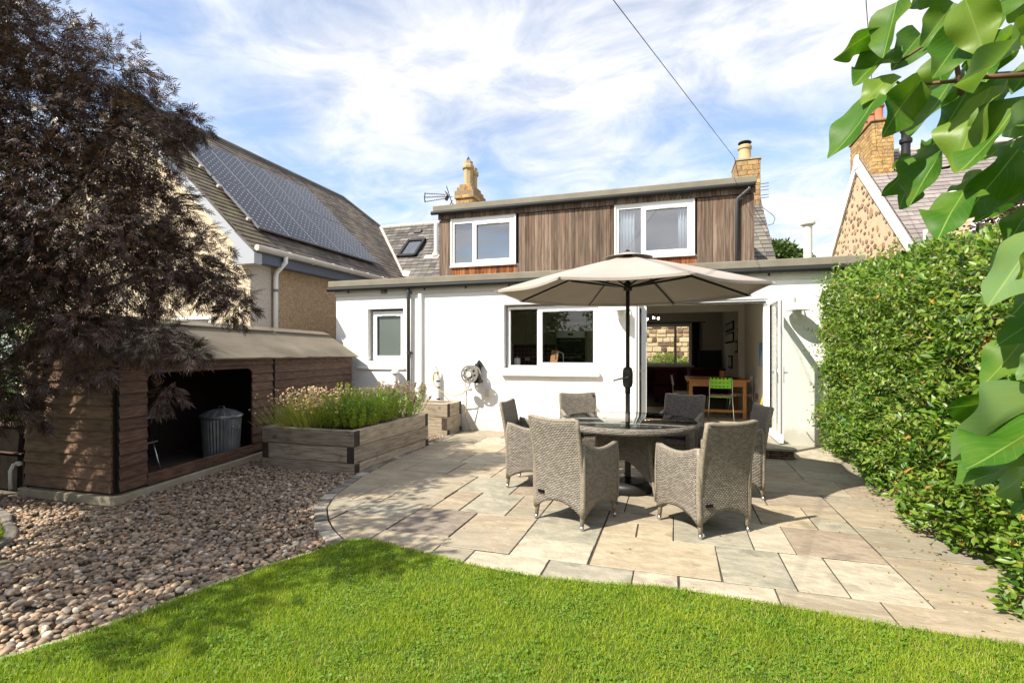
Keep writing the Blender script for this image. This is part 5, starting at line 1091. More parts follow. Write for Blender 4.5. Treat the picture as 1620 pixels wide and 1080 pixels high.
# rounded top corner of the opening
for s_, dr in ((2.08, -1), (.36, 1)):
    m = MB(); pts = [SA + SU * s_ + UP * 1.24 + fo * .010]
    for i in range(7): t = i / 6 * math.pi / 2; pts.append(SA + SU * (s_ + dr * .10 * (1 - math.sin(t))) + UP * (1.14 + .10 * math.cos(t) * 1.0 + 0) + fo * .010)
    pts = [SA + SU * s_ + UP * 1.24 + fo * .010] + [SA + SU * (s_ + dr * (.10 - .10 * math.sin(t))) + UP * (1.14 + .10 * math.cos(t)) + fo * .010 for t in [i / 6 * math.pi / 2 for i in range(7)]]
    m.prismdir(pts, fo * .012); m.build('corner_bracket', 'shed_wood', shed)
m = MB(); p0 = SA + SW * SD; m.obox(p0 + SU * SLn / 2 + UP * (ZE) / 2, SU * SLn / 2, SW * .012, UP * ZE / 2); m.obox(SA + SU * SLn + SW * SD / 2 + UP * (ZB + ZE) / 2, SU * .012, SW * SD / 2, UP * (ZE - ZB) / 2); m.obox(SA + SU * 2.62 + SW * SD / 2 + UP * (ZB + ZE) / 2, SU * .012, SW * SD / 2, UP * (ZE - ZB) / 2)
m.obox(SA + SW * SD / 2 + UP * (ZB + ZE) / 2 + SU * .012, SU * .010, SW * SD / 2, UP * (ZE - ZB) / 2)
m.prismdir([SA + UP * ZE + SU * .004, SA + SW * SD + UP * ZE + SU * .004, SA + SW * SD / 2 + UP * (ZR - .02) + SU * .004], SU * .02)
m.obox(SA + SU * 3.9 + SW * .012 + UP * (ZB + ZE) / 2, SU * 1.27, SW * .008, UP * (ZE - ZB) / 2); m.obox(SA + SU * .2 + SW * .012 + UP * (ZB + ZE) / 2, SU * .16, SW * .006, UP * (ZE - ZB) / 2)
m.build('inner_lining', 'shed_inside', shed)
m = MB()
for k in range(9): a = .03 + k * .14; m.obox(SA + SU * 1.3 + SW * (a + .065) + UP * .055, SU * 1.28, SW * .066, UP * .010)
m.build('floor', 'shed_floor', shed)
m = MB(); m.obox(SA + SU * SLn / 2 + SW * SD / 2 + UP * .0, SU * (SLn / 2 + .05), SW * (SD / 2 + .06), UP * .045); m.build('base', 'concrete', shed, bevel=.01)
for sd in (0, 1):
    e = SA + (SW * -.13 if sd == 0 else SW * (SD + .13)) + UP * (ZE - .055); r0 = SA + SW * SD / 2 + UP * ZR; s0, s1 = -.10, SLn + .08
    m = MB(); nn_ = 26; vs = []
    nrm2 = (e - r0).cross(SU).normalized(); nrm2 = nrm2 if nrm2.z > 0 else -nrm2
    for i in range(nn_ + 1):
        t = s0 + (s1 - s0) * i / nn_; wv = .004 * math.sin(i * 1.9) + .003 * math.sin(i * .7)
        vs += [e + SU * t + nrm2 * (.012 + wv) + UP * .004 * math.sin(i * 2.3), e + SU * t - nrm2 * .012, r0 + SU * t + nrm2 * .012, r0 + SU * t - nrm2 * .012]
    fs = []
    for i in range(nn_):
        b = i * 4; c4 = b + 4; fs += [(b, c4, c4 + 2, b + 2), (b + 1, b + 3, c4 + 3, c4 + 1), (b, b + 1, c4 + 1, c4)]
    fs += [(0, 2, 3, 1), (nn_ * 4, nn_ * 4 + 1, nn_ * 4 + 3, nn_ * 4 + 2)]; m.add(vs, fs); m.build('roof_felt', 'felt_roof', shed)
    for i0, i1 in ((.02, 3.28), (3.33, SLn + .02)):
        m = MB(); a = r0 + SU * i0 + UP * .015; b = r0 + SU * i1 + UP * .015; dd = (e - r0).normalized(); m.add([a + UP * .012, b + UP * .012, b + dd * .13 + nrm2 * .028, a + dd * .13 + nrm2 * .028, a + dd * .13 + nrm2 * .006, b + dd * .13 + nrm2 * .006], [(0, 1, 2, 3), (3, 2, 5, 4)]); m.build('ridge_cap', 'felt_roof', shed, solid=.01)
m = MB(); q = SA + SW * 1.27 - SU * .05; m.tube([q + UP * .30, q + UP * .30 - SU * .05, q + UP * .24 - SU * .08, q + UP * .05 - SU * .08], .017, 8); m.lathe(tuple(q + UP * .30), [(.0, .025), (.028, .018), (.028, -.018), (0, -.025)], 10); m.build('outlet_pipe', 'white_pipe', shed, smooth=True)
# bin
bc = Vector((-5.81, 5.36, .066)); bn = thing('dustbin', 'galvanised metal dustbin with a ribbed lid inside the shed', 'dustbin', tuple(bc))
m = MB(); n = 72; prof = [(.205, 0), (.215, .02), (.205, .03), (.215, .06), (.238, .50), (.245, .51), (.245, .535)]; vs = []
for (r_, h) in prof:
    for k in range(n): a = 2 * math.pi * k / n; rr = r_ + (.005 * (1 if k % 2 else -1) if .03 <= h <= .5 else 0); vs.append((bc.x + rr * math.cos(a), bc.y + rr * math.sin(a), bc.z + h))
fs = [(i * n + k, i * n + (k + 1) % n, (i + 1) * n + (k + 1) % n, (i + 1) * n + k) for i in range(len(prof) - 1) for k in range(n)]; m.add(vs, fs); m.build('body', 'galvanised', bn)
m = MB(); prof = [(.258, .525), (.262, .535), (.258, .55), (.17, .60), (.06, .635), (0, .64)]; vs = []
for (r_, h) in prof:
    for k in range(n): a = 2 * math.pi * k / n; zz_ = h + (.006 if (k // 3) % 2 else -.003) * (1 if .55 <= h <= .62 else 0); vs.append((bc.x + r_ * math.cos(a), bc.y + r_ * math.sin(a), bc.z + zz_))
fs = [(i * n + k, i * n + (k + 1) % n, (i + 1) * n + (k + 1) % n, (i + 1) * n + k) for i in range(len(prof) - 1) for k in range(n)]; m.add(vs, fs); ldd = m.build('lid', 'galvanised', bn)
m = MB(); m.tube([bc + Vector((-.06, 0, .63)), bc + Vector((-.04, 0, .665)), bc + Vector((.04, 0, .665)), bc + Vector((.06, 0, .63))], .009, 6); m.build('lid_handle', 'galvanised', ldd, smooth=True)
for sg in (-1, 1): m = MB(); m.tube([bc + Vector((sg * .24, -.05, .42)), bc + Vector((sg * .265, -.04, .38)), bc + Vector((sg * .265, .04, .38)), bc + Vector((sg * .24, .05, .42))], .007, 6); m.build('side_handle', 'galvanised', bn)
fs_ = thing('folding_stool', 'aluminium folding stool in the dark of the shed opening', 'stool', (-5.6, 4.2, .066))
for (a, b) in (((-5.815, 4.51, .066), (-6.14, 4.61, .52)), ((-6.30, 4.55, .066), (-5.95, 4.45, .38)), ((-5.95, 4.12, .066), (-6.28, 4.2, .5))): m = MB(); m.tube([a, b], .010, 8); m.build('leg', 'steel', fs_, smooth=True)
m = MB(); m.tube([(-5.95, 4.15, .38), (-6.25, 4.6, .40)], .008, 6); m.tube([(-5.9, 4.1, .36), (-5.98, 4.6, .38)], .008, 6); m.build('seat_rail', 'plastic_grey', fs_)
m = MB(); m.box(-6.36, -6.22, 4.50, 4.58, .24, .33); bo = m.build('watering_bottle', 'blue_plastic', None, bevel=.012); bo.location = Vector(bo.location) + Vector((-.02, 0, 0)); tag(bo, 'bright blue plastic holder just inside the shed opening', 'holder')
m = MB(); m.box(-6.1, -5.55, 3.75, 4.4, .72, .735); tag(m.build('storage_tray', 'plastic_grey', None, bevel=.004), 'grey tray on a shelf high in the shed opening', 'tray')

# ------------------------------------------------------------------ raised beds
def planter(name, label, x0, x1, y0, y1, hs, group=None):
    t = thing(name, label, 'planter', ((x0 + x1) / 2, (y0 + y1) / 2, 0), group); z = -.05; th = .105
    for i, h in enumerate(hs):
        lap = i % 2 == 0; a, b = z + .003, z + h - .003
        def sl(bx, ends):
            m = MB(); m.box(*bx, a, b); mi = [1 if k in ends else 0 for k in range(6)]; m.mi = mi
            jx, jy = random.uniform(-.005, .005), random.uniform(-.005, .005); m.v = [(x + jx, y + jy, zz_ + (random.uniform(-.004, .004))) for x, y, zz_ in m.v]
            m.build('sleeper', ['sleeper', 'sleeper_end'], t, bevel=.007)
        ex, ey = (0, 1), (2, 3)   # face numbers of a box: -x,+x / -y,+y
        if lap:
            sl((x0, x1, y0, y0 + th), ex); sl((x0, x1, y1 - th, y1), ex); sl((x0, x0 + th, y0 + th + .003, y1 - th - .003), ey); sl((x1 - th, x1, y0 + th + .003, y1 - th - .003), ey)
        else:
            sl((x0 + th + .003, x1 - th - .003, y0, y0 + th), ex); sl((x0 + th + .003, x1 - th - .003, y1 - th, y1), ex); sl((x0, x0 + th, y0, y1), ey); sl((x1 - th, x1, y0, y1), ey)
        z += h
    m = MB(); m.box(x0 + th * .9, x1 - th * .9, y0 + th * .9, y1 - th * .9, -.04, z - .05); m.build('soil', 'soil', t); return t
planter('raised_planter', 'larger weathered sleeper planter full of herbs in front of the shed', -5.08, -3.69, 5.31, 7.27, (.15, .20, .20))
planter('raised_planter', 'smaller sleeper planter against the white wall behind the herb planter', -4.95, -3.80, 8.22, 8.86, (.13, .23, .24))
lb = thing('dark_raised_bed', 'dark timber raised bed at the left end of the shed', 'planter', (-7.3, 3.7, 0))
for z0, z1 in ((-.03, .37), (.385, .66)):
    m = MB(); m.box(-9.2, -6.60, 3.60, 3.72, z0, z1); m.build('timber', 'dark_shaded_bed', lb, bevel=.01); m = MB(); m.box(-9.2, -6.6, 3.575, 3.73, z1 + .001, z1 + .014); m.build('top_edge', 'shed_wood', lb)
m = MB(); m.box(-9.2, -6.62, 3.73, 4.8, -.03, .6); m.build('soil', 'soil', lb)
ELDER = [(-5.76, 3.25, 4.38, 0.51), (-5.04, 3.39, 4.07, 0.43), (-4.79, 3.65, 3.73, 0.34), (-4.51, 3.83, 3.71, 0.17), (-5.53, 3.12, 3.52, 0.75), (-4.92, 3.42, 3.39, 0.56), (-5.21, 3.13, 2.63, 0.85), (-4.84, 3.63, 2.85, 0.44), (-4.68, 3.87, 2.36, 0.49), (-4.5, 4.11, 2.16, 0.33), (-4.78, 3.38, 2.22, 0.58), (-4.41, 4.24, 1.9, 0.2), (-5.09, 2.87, 1.92, 0.53), (-4.6, 2.88, 1.67, 0.27), (-4.64, 3.51, 1.59, 0.32), (-4.97, 2.62, 1.24, 0.27), (-4.39, 2.86, 1.29, 0.12), (-4.18, 3.29, 1.1, 0.12), (-4.92, 2.73, 0.98, 0.14), (-4.15, 3.49, 1.44, 0.14), (-6.22, 3.2, 4.68, 0.37), (-6.11, 2.75, 3.71, 0.83), (-5.72, 2.58, 2.27, 0.78), (-5.3, 2.42, 1.15, 0.49)]
LILAC = [((0.374, 1.115, 2.059), (0.289, 1.107, 2.007), 0.42, 0), ((0.375, 1.063, 2.06), (0.349, 1.043, 1.964), 0.5, 0), ((0.378, 1.095, 1.954), (0.327, 1.077, 1.901), 0.6, 1), ((0.389, 1.141, 2.021), (0.323, 1.105, 1.95), 0.55, 0), ((0.345, 1.074, 1.905), (0.272, 1.073, 1.808), 0.42, 0), ((0.412, 1.075, 1.922), (0.354, 1.061, 1.832), 0.6, 0), ((0.449, 1.17, 2.056), (0.393, 1.133, 1.982), 0.75, 0), ((0.446, 1.043, 2.033), (0.402, 1.038, 1.97), 0.8, 0), ((0.455, 1.025, 1.972), (0.401, 0.994, 1.895), 0.85, 0), ((0.441, 0.979, 1.997), (0.464, 0.977, 1.908), 0.85, 1), ((0.551, 1.035, 1.986), (0.505, 1.049, 1.949), 0.6, 1), ((0.511, 1.001, 1.922), (0.415, 0.953, 1.863), 0.38, 2), ((0.492, 1.152, 1.952), (0.411, 1.101, 1.842), 0.4, 0), ((0.492, 1.1, 1.906), (0.449, 1.111, 1.827), 0.62, 0), ((0.494, 1.038, 1.874), (0.449, 1.032, 1.747), 0.5, 1), ((0.516, 1.003, 1.841), (0.427, 0.973, 1.733), 0.42, 0), ((0.519, 0.962, 1.814), (0.464, 0.938, 1.771), 0.6, 2), ((0.487, 1.119, 1.84), (0.414, 1.115, 1.716), 0.4, 0), ((0.444, 1.19, 1.833), (0.415, 1.194, 1.815), 0.6, 0), ((0.483, 1.223, 1.847), (0.441, 1.211, 1.807), 0.5, 1), ((0.43, 1.185, 1.8), (0.385, 1.161, 1.755), 0.5, 0), ((0.46, 1.226, 1.801), (0.425, 1.188, 1.732), 0.5, 0), ((0.521, 1.025, 1.766), (0.456, 1.031, 1.671), 0.62, 0), ((0.455, 1.025, 1.711), (0.397, 0.965, 1.629), 0.62, 0), ((0.563, 1.081, 1.722), (0.497, 1.083, 1.675), 0.4, 0), ((0.541, 1.168, 1.788), (0.498, 1.178, 1.757), 0.45, 2), ((0.525, 1.268, 1.888), (0.483, 1.246, 1.857), 0.5, 0), ((0.531, 0.986, 1.63), (0.459, 0.963, 1.52), 0.62, 2), ((0.503, 0.915, 1.605), (0.464, 0.907, 1.554), 0.6, 1), ((0.541, 1.011, 1.5), (0.495, 1.018, 1.46), 0.7, 0), ((0.548, 1.055, 1.469), (0.486, 1.035, 1.394), 0.6, 0), ((0.508, 0.937, 1.448), (0.488, 0.95, 1.409), 0.7, 2), ((0.532, 1.05, 1.373), (0.414, 0.985, 1.361), 0.55, 0), ((0.519, 0.962, 1.373), (0.4, 0.931, 1.288), 0.52, 2), ((0.513, 0.939, 1.349), (0.384, 0.857, 1.29), 0.4, 0), ((0.537, 1.009, 1.284), (0.418, 0.964, 1.245), 0.35, 0), ((0.561, 1.069, 1.253), (0.492, 1.011, 1.223), 0.5, 2), ((0.558, 1.037, 1.224), (0.528, 1.041, 1.184), 0.5, 0), ((0.56, 1.121, 2.079), (0.491, 1.061, 2.016), 0.7, 0), ((0.599, 1.113, 2.071), (0.55, 1.092, 2.015), 0.7, 1), ((0.446, 1.117, 2.118), (0.404, 1.089, 2.069), 0.6, 0), ((0.604, 1.24, 2.069), (0.569, 1.199, 1.966), 0.6, 0), ((0.665, 1.312, 2.021), (0.598, 1.259, 1.916), 0.6, 0), ((0.616, 1.296, 2.054), (0.569, 1.265, 1.974), 0.7, 0), ((0.647, 1.201, 1.99), (0.606, 1.196, 1.935), 0.6, 0), ((0.647, 1.201, 1.855), (0.578, 1.158, 1.748), 0.55, 0), ((0.656, 1.236, 1.728), (0.618, 1.238, 1.657), 0.6, 0), ((0.616, 1.296, 2.152), (0.525, 1.235, 2.08), 0.6, 0), ((0.531, 1.301, 2.071), (0.55, 1.295, 1.978), 0.6, 0), ((0.684, 1.371, 1.803), (0.636, 1.339, 1.737), 0.6, 0), ((0.653, 1.203, 1.589), (0.588, 1.161, 1.517), 0.6, 0)]
TWIGS = [[(0.572, 1.062, 1.909), (0.504, 1.062, 1.916), (0.464, 1.091, 1.929), (0.406, 1.115, 1.943), (0.386, 1.119, 1.962)], [(0.586, 1.088, 2.089), (0.531, 1.091, 2.071), (0.496, 1.101, 2.063), (0.457, 1.12, 2.025), (0.399, 1.123, 1.99)], [(0.545, 1.012, 1.855), (0.532, 1.05, 1.839), (0.528, 1.111, 1.811), (0.505, 1.188, 1.807), (0.444, 1.19, 1.802)], [(0.54, 0.989, 1.526), (0.518, 0.961, 1.448), (0.522, 0.984, 1.371), (0.541, 1.011, 1.269)], [(0.564, 1.018, 1.776), (0.545, 1.012, 1.706), (0.531, 0.986, 1.622), (0.54, 0.989, 1.526)], [(0.476, 1.074, 1.896), (0.464, 1.07, 1.967), (0.467, 1.092, 2.04)]]

# ------------------------------------------------------------------ table, parasol, chairs
def surf(m, fn, nu, nv, uvf):
    vs = []; uv = []
    for i in range(nu + 1):
        for j in range(nv + 1): vs.append(fn(i / nu, j / nv)); uv.append(uvf(i / nu, j / nv))
    m.add(vs, [(i * (nv + 1) + j, (i + 1) * (nv + 1) + j, (i + 1) * (nv + 1) + j + 1, i * (nv + 1) + j + 1) for i in range(nu) for j in range(nv)], uvs=uv); return m
plain('wicker_leg', [(.16, .135, .105), (.30, .26, .21)], 70, .55, .6, 90, .004)
TX, TY = -.465, 5.52
tb = thing('garden_table', 'round grey wicker garden table with a dark glass top', 'table', (TX, TY, 0))
m = MB(); m.lathe((TX, TY, .738), [(0, 0), (.695, 0), (.70, .003), (.70, .008), (.695, .011), (0, .011)], 64); m.build('glass_top', 'table_glass', tb, auto=40)
m = MB(); surf(m, lambda u, v: (TX + (.712 + .020 * math.cos((v - .25) * 2 * math.pi)) * math.cos(u * 2 * math.pi), TY + (.712 + .020 * math.cos((v - .25) * 2 * math.pi)) * math.sin(u * 2 * math.pi), .712 + .034 * math.sin((v - .25) * 2 * math.pi)), 72, 10, lambda u, v: (u * 4.47, v * .2)); m.build('woven_rim', 'wicker', tb, smooth=True)
m = MB(); surf(m, lambda u, v: (TX + (v * .70 + .0) * math.cos(u * 2 * math.pi), TY + v * .70 * math.sin(u * 2 * math.pi), .730), 48, 6, lambda u, v: (.7 * v * math.cos(u * 2 * math.pi), .7 * v * math.sin(u * 2 * math.pi))); m.build('woven_top', 'wicker_dark', tb, fixn=False)
cs = []
for k in range(4):
    a = R(-50 + 90 * k); cs.append((Vector((TX + .36 * math.cos(a), TY + .36 * math.sin(a), .69)), Vector((TX + .475 * math.cos(a), TY + .475 * math.sin(a), 0))))
for k in range(4):
    (t0, b0), (t1, b1) = cs[k], cs[(k + 1) % 4]
    def fnp(u, v):
        zb = .10 + .26 * math.sin(math.pi * u) ** .8; z = zb + (.69 - zb) * v; f = 1 - z / .69; g = f ** 1.6
        p = (t0 + (b0 - t0) * g) * (1 - u) + (t1 + (b1 - t1) * g) * u; p.z = z
        c = Vector((TX, TY, z)); bow = .10 * math.sin(math.pi * u); return c + (p - c) * (1 - bow)
    m = MB(); surf(m, fnp, 18, 10, lambda u, v: (u * .6, v * .5)); m.build('woven_panel', 'wicker_dark' if k in (1, 2) else 'wicker', tb, smooth=True, solid=.02, fixn=False)
for t_, b_ in cs:
    pts = [t_ + (b_ - t_) * ((1 - z / .69) ** 1.6) for z in (.69, .5, .35, .2, .1, .0)]
    for p, z in zip(pts, (.69, .5, .35, .2, .1, .0)): p.z = z
    m = MB(); m.tube(pts, [.022, .022, .021, .019, .016, .014], 8); m.build('leg', 'wicker_leg', tb, smooth=True)

PX, PY = -.46, 5.52
pb = thing('round_weight', 'round black parasol base on the paving below the table', 'parasol base', (PX, PY, 0))
m = MB(); m.lathe((PX, PY, 0), [(.0, 0), (.255, 0), (.275, .02), (.275, .075), (.25, .105), (.20, .115), (.10, .125), (.04, .14), (.04, .0)], 40); m.build('weight', 'rubber', pb, auto=50)
m = MB(); m.tube([(PX, PY, .12), (PX, PY, .42)], .032, 14); m.build('socket_tube', 'metal_dark', pb)
um = thing('parasol', 'large taupe parasol open above the round garden table', 'parasol', (PX, PY, .13))
m = MB(); m.tube([(PX, PY, .14), (PX, PY, 1.12)], .0245, 16); m.build('lower_pole', 'metal_bronze', um, smooth=True)
m = MB(); m.tube([(PX, PY, 1.12), (PX, PY, 2.49)], .021, 16); m.tube([(PX, PY, 1.02), (PX, PY, 1.14)], .028, 16); m.build('upper_pole', 'metal_dark', um, smooth=True)
m = MB(); m.tube([(PX, PY, 1.08), (PX, PY, 1.10), (PX, PY, 1.14), (PX, PY, 1.24), (PX, PY, 1.28), (PX, PY, 1.30)], [.03, .048, .055, .055, .048, .03], 14); ck = m.build('crank_housing', 'metal_bronze', um, smooth=True)
m = MB(); m.tube([(PX, PY - .05, 1.195), (PX, PY - .085, 1.195)], .012, 8); m.tube([(PX, PY - .085, 1.195), (PX - .12, PY - .10, 1.165), (PX - .13, PY - .13, 1.16)], [.010, .008, .011], 8); m.build('crank_handle', 'steel', ck, smooth=True)
ZT, RC, DR = 2.475, 1.395, .385
A0r = R(-64.4)
def can(ang, r_, th=0):
    """point on the cloth: ang in gore units, r_ 0..1"""
    k = math.floor(ang + 1e-6); f = ang - k; a = A0r + (k + f) * math.pi / 4
    s_ = math.sin(math.pi * f); chord = math.cos(math.pi / 8) / math.cos((f - .5) * math.pi / 4)
    rr = RC * r_ * (chord * (1 - .045 * s_ * r_)); z = ZT - DR * (r_ ** 1.12) - .035 * s_ * r_ * (1 - r_ * .5) - .0 
    return (PX + rr * math.cos(a), PY + rr * math.sin(a), z + th)
m = MB(); surf(m, lambda u, v: can(u * 8, .05 + .95 * v), 80, 16, lambda u, v: (u * 8, v)); cnp = m.build('canopy', 'canopy', um, smooth=True, fixn=False, solid=.002)
m = MB(); surf(m, lambda u, v: can(u * 8, .05 + .95 * 1.0 + 0 * v, -.022 * v), 80, 1, lambda u, v: (u, v)); m.build('hem', 'canopy', cnp, fixn=False)
m = MB(); surf(m, lambda u, v: tuple(Vector(can(u * 8, .20 * v)) + Vector((0, 0, .045 - .010 * v + .010 * v * abs(math.sin(u * 8 * math.pi))))), 80, 5, lambda u, v: (u * 8, v)); m.build('vent', 'canopy', um, smooth=True, fixn=False, solid=.002)
m = MB(); m.lathe((PX, PY, 2.50), [(0, .045), (.02, .04), (.025, .015), (.05, .0), (.05, -.03), (0, -.03)], 14); m.build('finial', 'metal_dark', um, smooth=True)
m = MB(); m.lathe((PX, PY, 2.15), [(.022, -.05), (.045, -.045), (.05, .0), (.04, .045), (.022, .05)], 16); m.build('runner', 'metal_dark', um, smooth=True)
for k in range(8):
    pts = [Vector(can(k, r_)) + Vector((0, 0, -.014)) for r_ in (.03, .25, .5, .75, .995)]
    m = MB()
    for a, b in zip(pts, pts[1:]): m.bar(a, b, .013, .022)
    rb = m.build('rib', 'metal_dark', um)
    mid = Vector(can(k, .50)) + Vector((0, 0, -.025)); a = A0r + k * math.pi / 4
    m = MB(); m.bar((PX + .045 * math.cos(a), PY + .045 * math.sin(a), 2.15), mid, .012, .022); m.build('strut', 'metal_dark', um)
    tip = Vector(can(k, 1.0)); m = MB(); m.obox(tip + Vector((0, 0, -.008)), (.022 * math.cos(a), .022 * math.sin(a), -.006), (-.014 * math.sin(a), .014 * math.cos(a), 0), (0, 0, .007)); m.build('tip_pocket', 'canopy', rb)

def arch(u, z0=.105, h=.095): return z0 + h * math.sin(math.pi * min(max(u, 0), 1)) ** .75
def make_chair():
    t = thing('garden_chair', 'x', 'chair', (0, 0, 0), group='wicker armchairs round the garden table'); W2, D0, D1 = .240, -.25, .25
    def back(u, v):
        x = -W2 + 2 * W2 * u; zb = arch(u); zt = .885 + .018 * (2 * u - 1) ** 2; z = zb + (zt - zb) * v
        y = D0 - .095 * max(0, (z - .35) / .55) ** 1.5 - .012 + .02 * (2 * u - 1) ** 2 * max(0, z - .4)
        return (x * (1 + .03 * max(0, z - .4)), y, z)
    m = MB(); surf(m, back, 20, 24, lambda u, v: (u * .55, arch(u) + (.89 - arch(u)) * v)); m.build('backrest', 'wicker', t, smooth=True, solid=.034, fixn=False)
    m = MB(); m.tube([Vector(back(0, v / 10)) for v in range(10)] + [Vector(back(i / 16, 1)) + Vector((0, 0, .002)) for i in range(17)] + [Vector(back(1, 1 - v / 10)) for v in range(1, 11)], .0205, 8); m.build('top_rail', 'wicker_leg', t, smooth=True)
    for sg in (-1, 1):
        def side(u, v, sg=sg):
            y = D0 + (D1 - D0) * u; zb = arch(u, .105, .085); zt = .635 + .055 * (1 - u) ** 3 - .03 * math.sin(math.pi * u) + .02 * u; z = zb + (zt - zb) * v
            return (sg * (W2 + .004 + .010 * math.sin(math.pi * v)), y, z)
        m = MB(); surf(m, side, 16, 16, lambda u, v: (u * .53, .125 + .5 * v)); m.build('side_panel', 'wicker', t, smooth=True, solid=.040, fixn=False)
        m = MB(); m.tube([Vector(side(0, v / 8)) + Vector((0, -.012, 0)) for v in range(8)] + [Vector(side(i / 14, 1)) + Vector((0, 0, .002)) for i in range(15)] + [Vector(side(1, 1 - k * .22)) + Vector((0, .006, 0)) for k in range(1, 5)], .023, 8); m.build('arm', 'wicker_leg', t, smooth=True)
    m = MB(); surf(m, lambda u, v: (-W2 + 2 * W2 * u, D1 - .02, arch(u, .105, .10) + (.40 - arch(u, .105, .10)) * v), 16, 8, lambda u, v: (u * .55, v * .27)); m.build('front_apron', 'wicker', t, smooth=True, solid=.02, fixn=False)
    m = MB(); surf(m, lambda u, v: (-W2 + .02 + (2 * W2 - .04) * u, D0 + .02 + .46 * v, .405 + .02 * math.sin(math.pi * u) * 0), 6, 6, lambda u, v: (u * .51, v * .49)); m.build('seat', 'wicker_dark', t, solid=.03, fixn=False)
    m = MB(); m.box(-.21, .21, -.21, .235, .425, .47); m.build('seat_cushion', 'cushion_grey', t, bevel=.02, seg=3)
    for sx in (-1, 1):
        for (y, dy) in ((D0 - .004, -.012), (D1 - .012, .004)):
            m = MB(); x = sx * (W2 - .004); m.tube([(x, y, .22), (x, y, .12), (x + sx * .004, y + dy, .030)], [.024, .021, .016], 8); lg = m.build('leg', 'wicker_leg', t, smooth=True)
            m = MB(); m.tube([(x + sx * .004, y + dy, .036), (x + sx * .005, y + dy * 1.1, .006), (x + sx * .005, y + dy * 1.1, 0)], [.0165, .0155, .012], 8); m.build('foot', 'steel', lg, smooth=True)
    m = MB(); m.box(-.20, -.14, D0 - .045, D0 - .028, .245, .27); m.build('maker_tag', 'black_gloss', t)
    return t
ch0 = make_chair()
CH = [(-.815, 4.465, .42, .91, 'wicker chair at the front left of the table, its back to the lawn'), (.225, 4.575, -.62, .78, 'wicker chair at the front right of the table, its back to the lawn'), (-1.44, 5.46, 1, .02, 'wicker chair at the left side of the table nearest the planters'),
      (-1.06, 6.50, .50, -.87, 'wicker chair behind the table below the kitchen window'), (.02, 6.62, -.36, -.93, 'wicker chair behind the table in front of the open doors'), (.54, 5.71, -.99, -.17, 'wicker chair at the right side of the table nearest the hedge')]
for i, (x, y, dx, dy, lb_) in enumerate(CH):
    o = ch0 if i == 0 else copy_tree(ch0)
    o.location = (x, y, .001); o.rotation_euler = (0, 0, math.atan2(-dx, dy)); o['label'] = lb_

# ------------------------------------------------------------------ plants in the planter
Z0 = .50
def stalks(n, cx_, cy_, rx, ry, h0, h1, spread, w, mat, name, parent, curve=.15, back=None):
    P = np.stack([cx_ + rx * rng.normal(size=n) * .5, cy_ + ry * rng.normal(size=n) * .5, np.full(n, Z0 - .01)], 1)
    out = np.stack([(P[:, 0] - cx_) / rx * spread, (P[:, 1] - cy_) / ry * spread, np.ones(n)], 1) + np.stack([rng.normal(0, .10, n), rng.normal(0, .10, n), np.zeros(n)], 1)
    A = unit(out); A, S, N_ = frames(A); h = rng.uniform(h0, h1, n)
    tv = [(-.5, 0, 0), (.5, 0, 0), (-.42, .5, curve * .5), (.42, .5, curve * .5), (0, 1, curve)]
    scatter(name, mat, parent, tv, [(0, 1, 3, 2), (2, 3, 4)], P, A, S, N_, np.stack([np.full(n, w), h, h], 1))
    return P + A * h[:, None] + N_ * (curve * h)[:, None], A
cvp = thing('chive_clump', 'clump of chives with dried straw coloured flower heads at the left of the planter', 'herb', (-4.5, 5.85, Z0))
tp_, A_ = stalks(1000, -4.62, 5.80, .44, .36, .22, .50, .50, .008, 'chive_stalk', 'stalks', cvp)
sel = rng.random(len(tp_)) < .62; P = tp_[sel]; n = len(P); Nn = unit(rng.normal(size=(n, 3))); A, S, N_ = frames(Nn)
scatter('flower_heads', 'chive_head', cvp, ico1v, ico1f, P, A, S, N_, .021 + .013 * rng.random(n), smooth=False)
stalks(1100, -4.62, 5.78, .52, .38, .10, .26, .8, .006, 'chive_stalk', 'leaves', cvp)
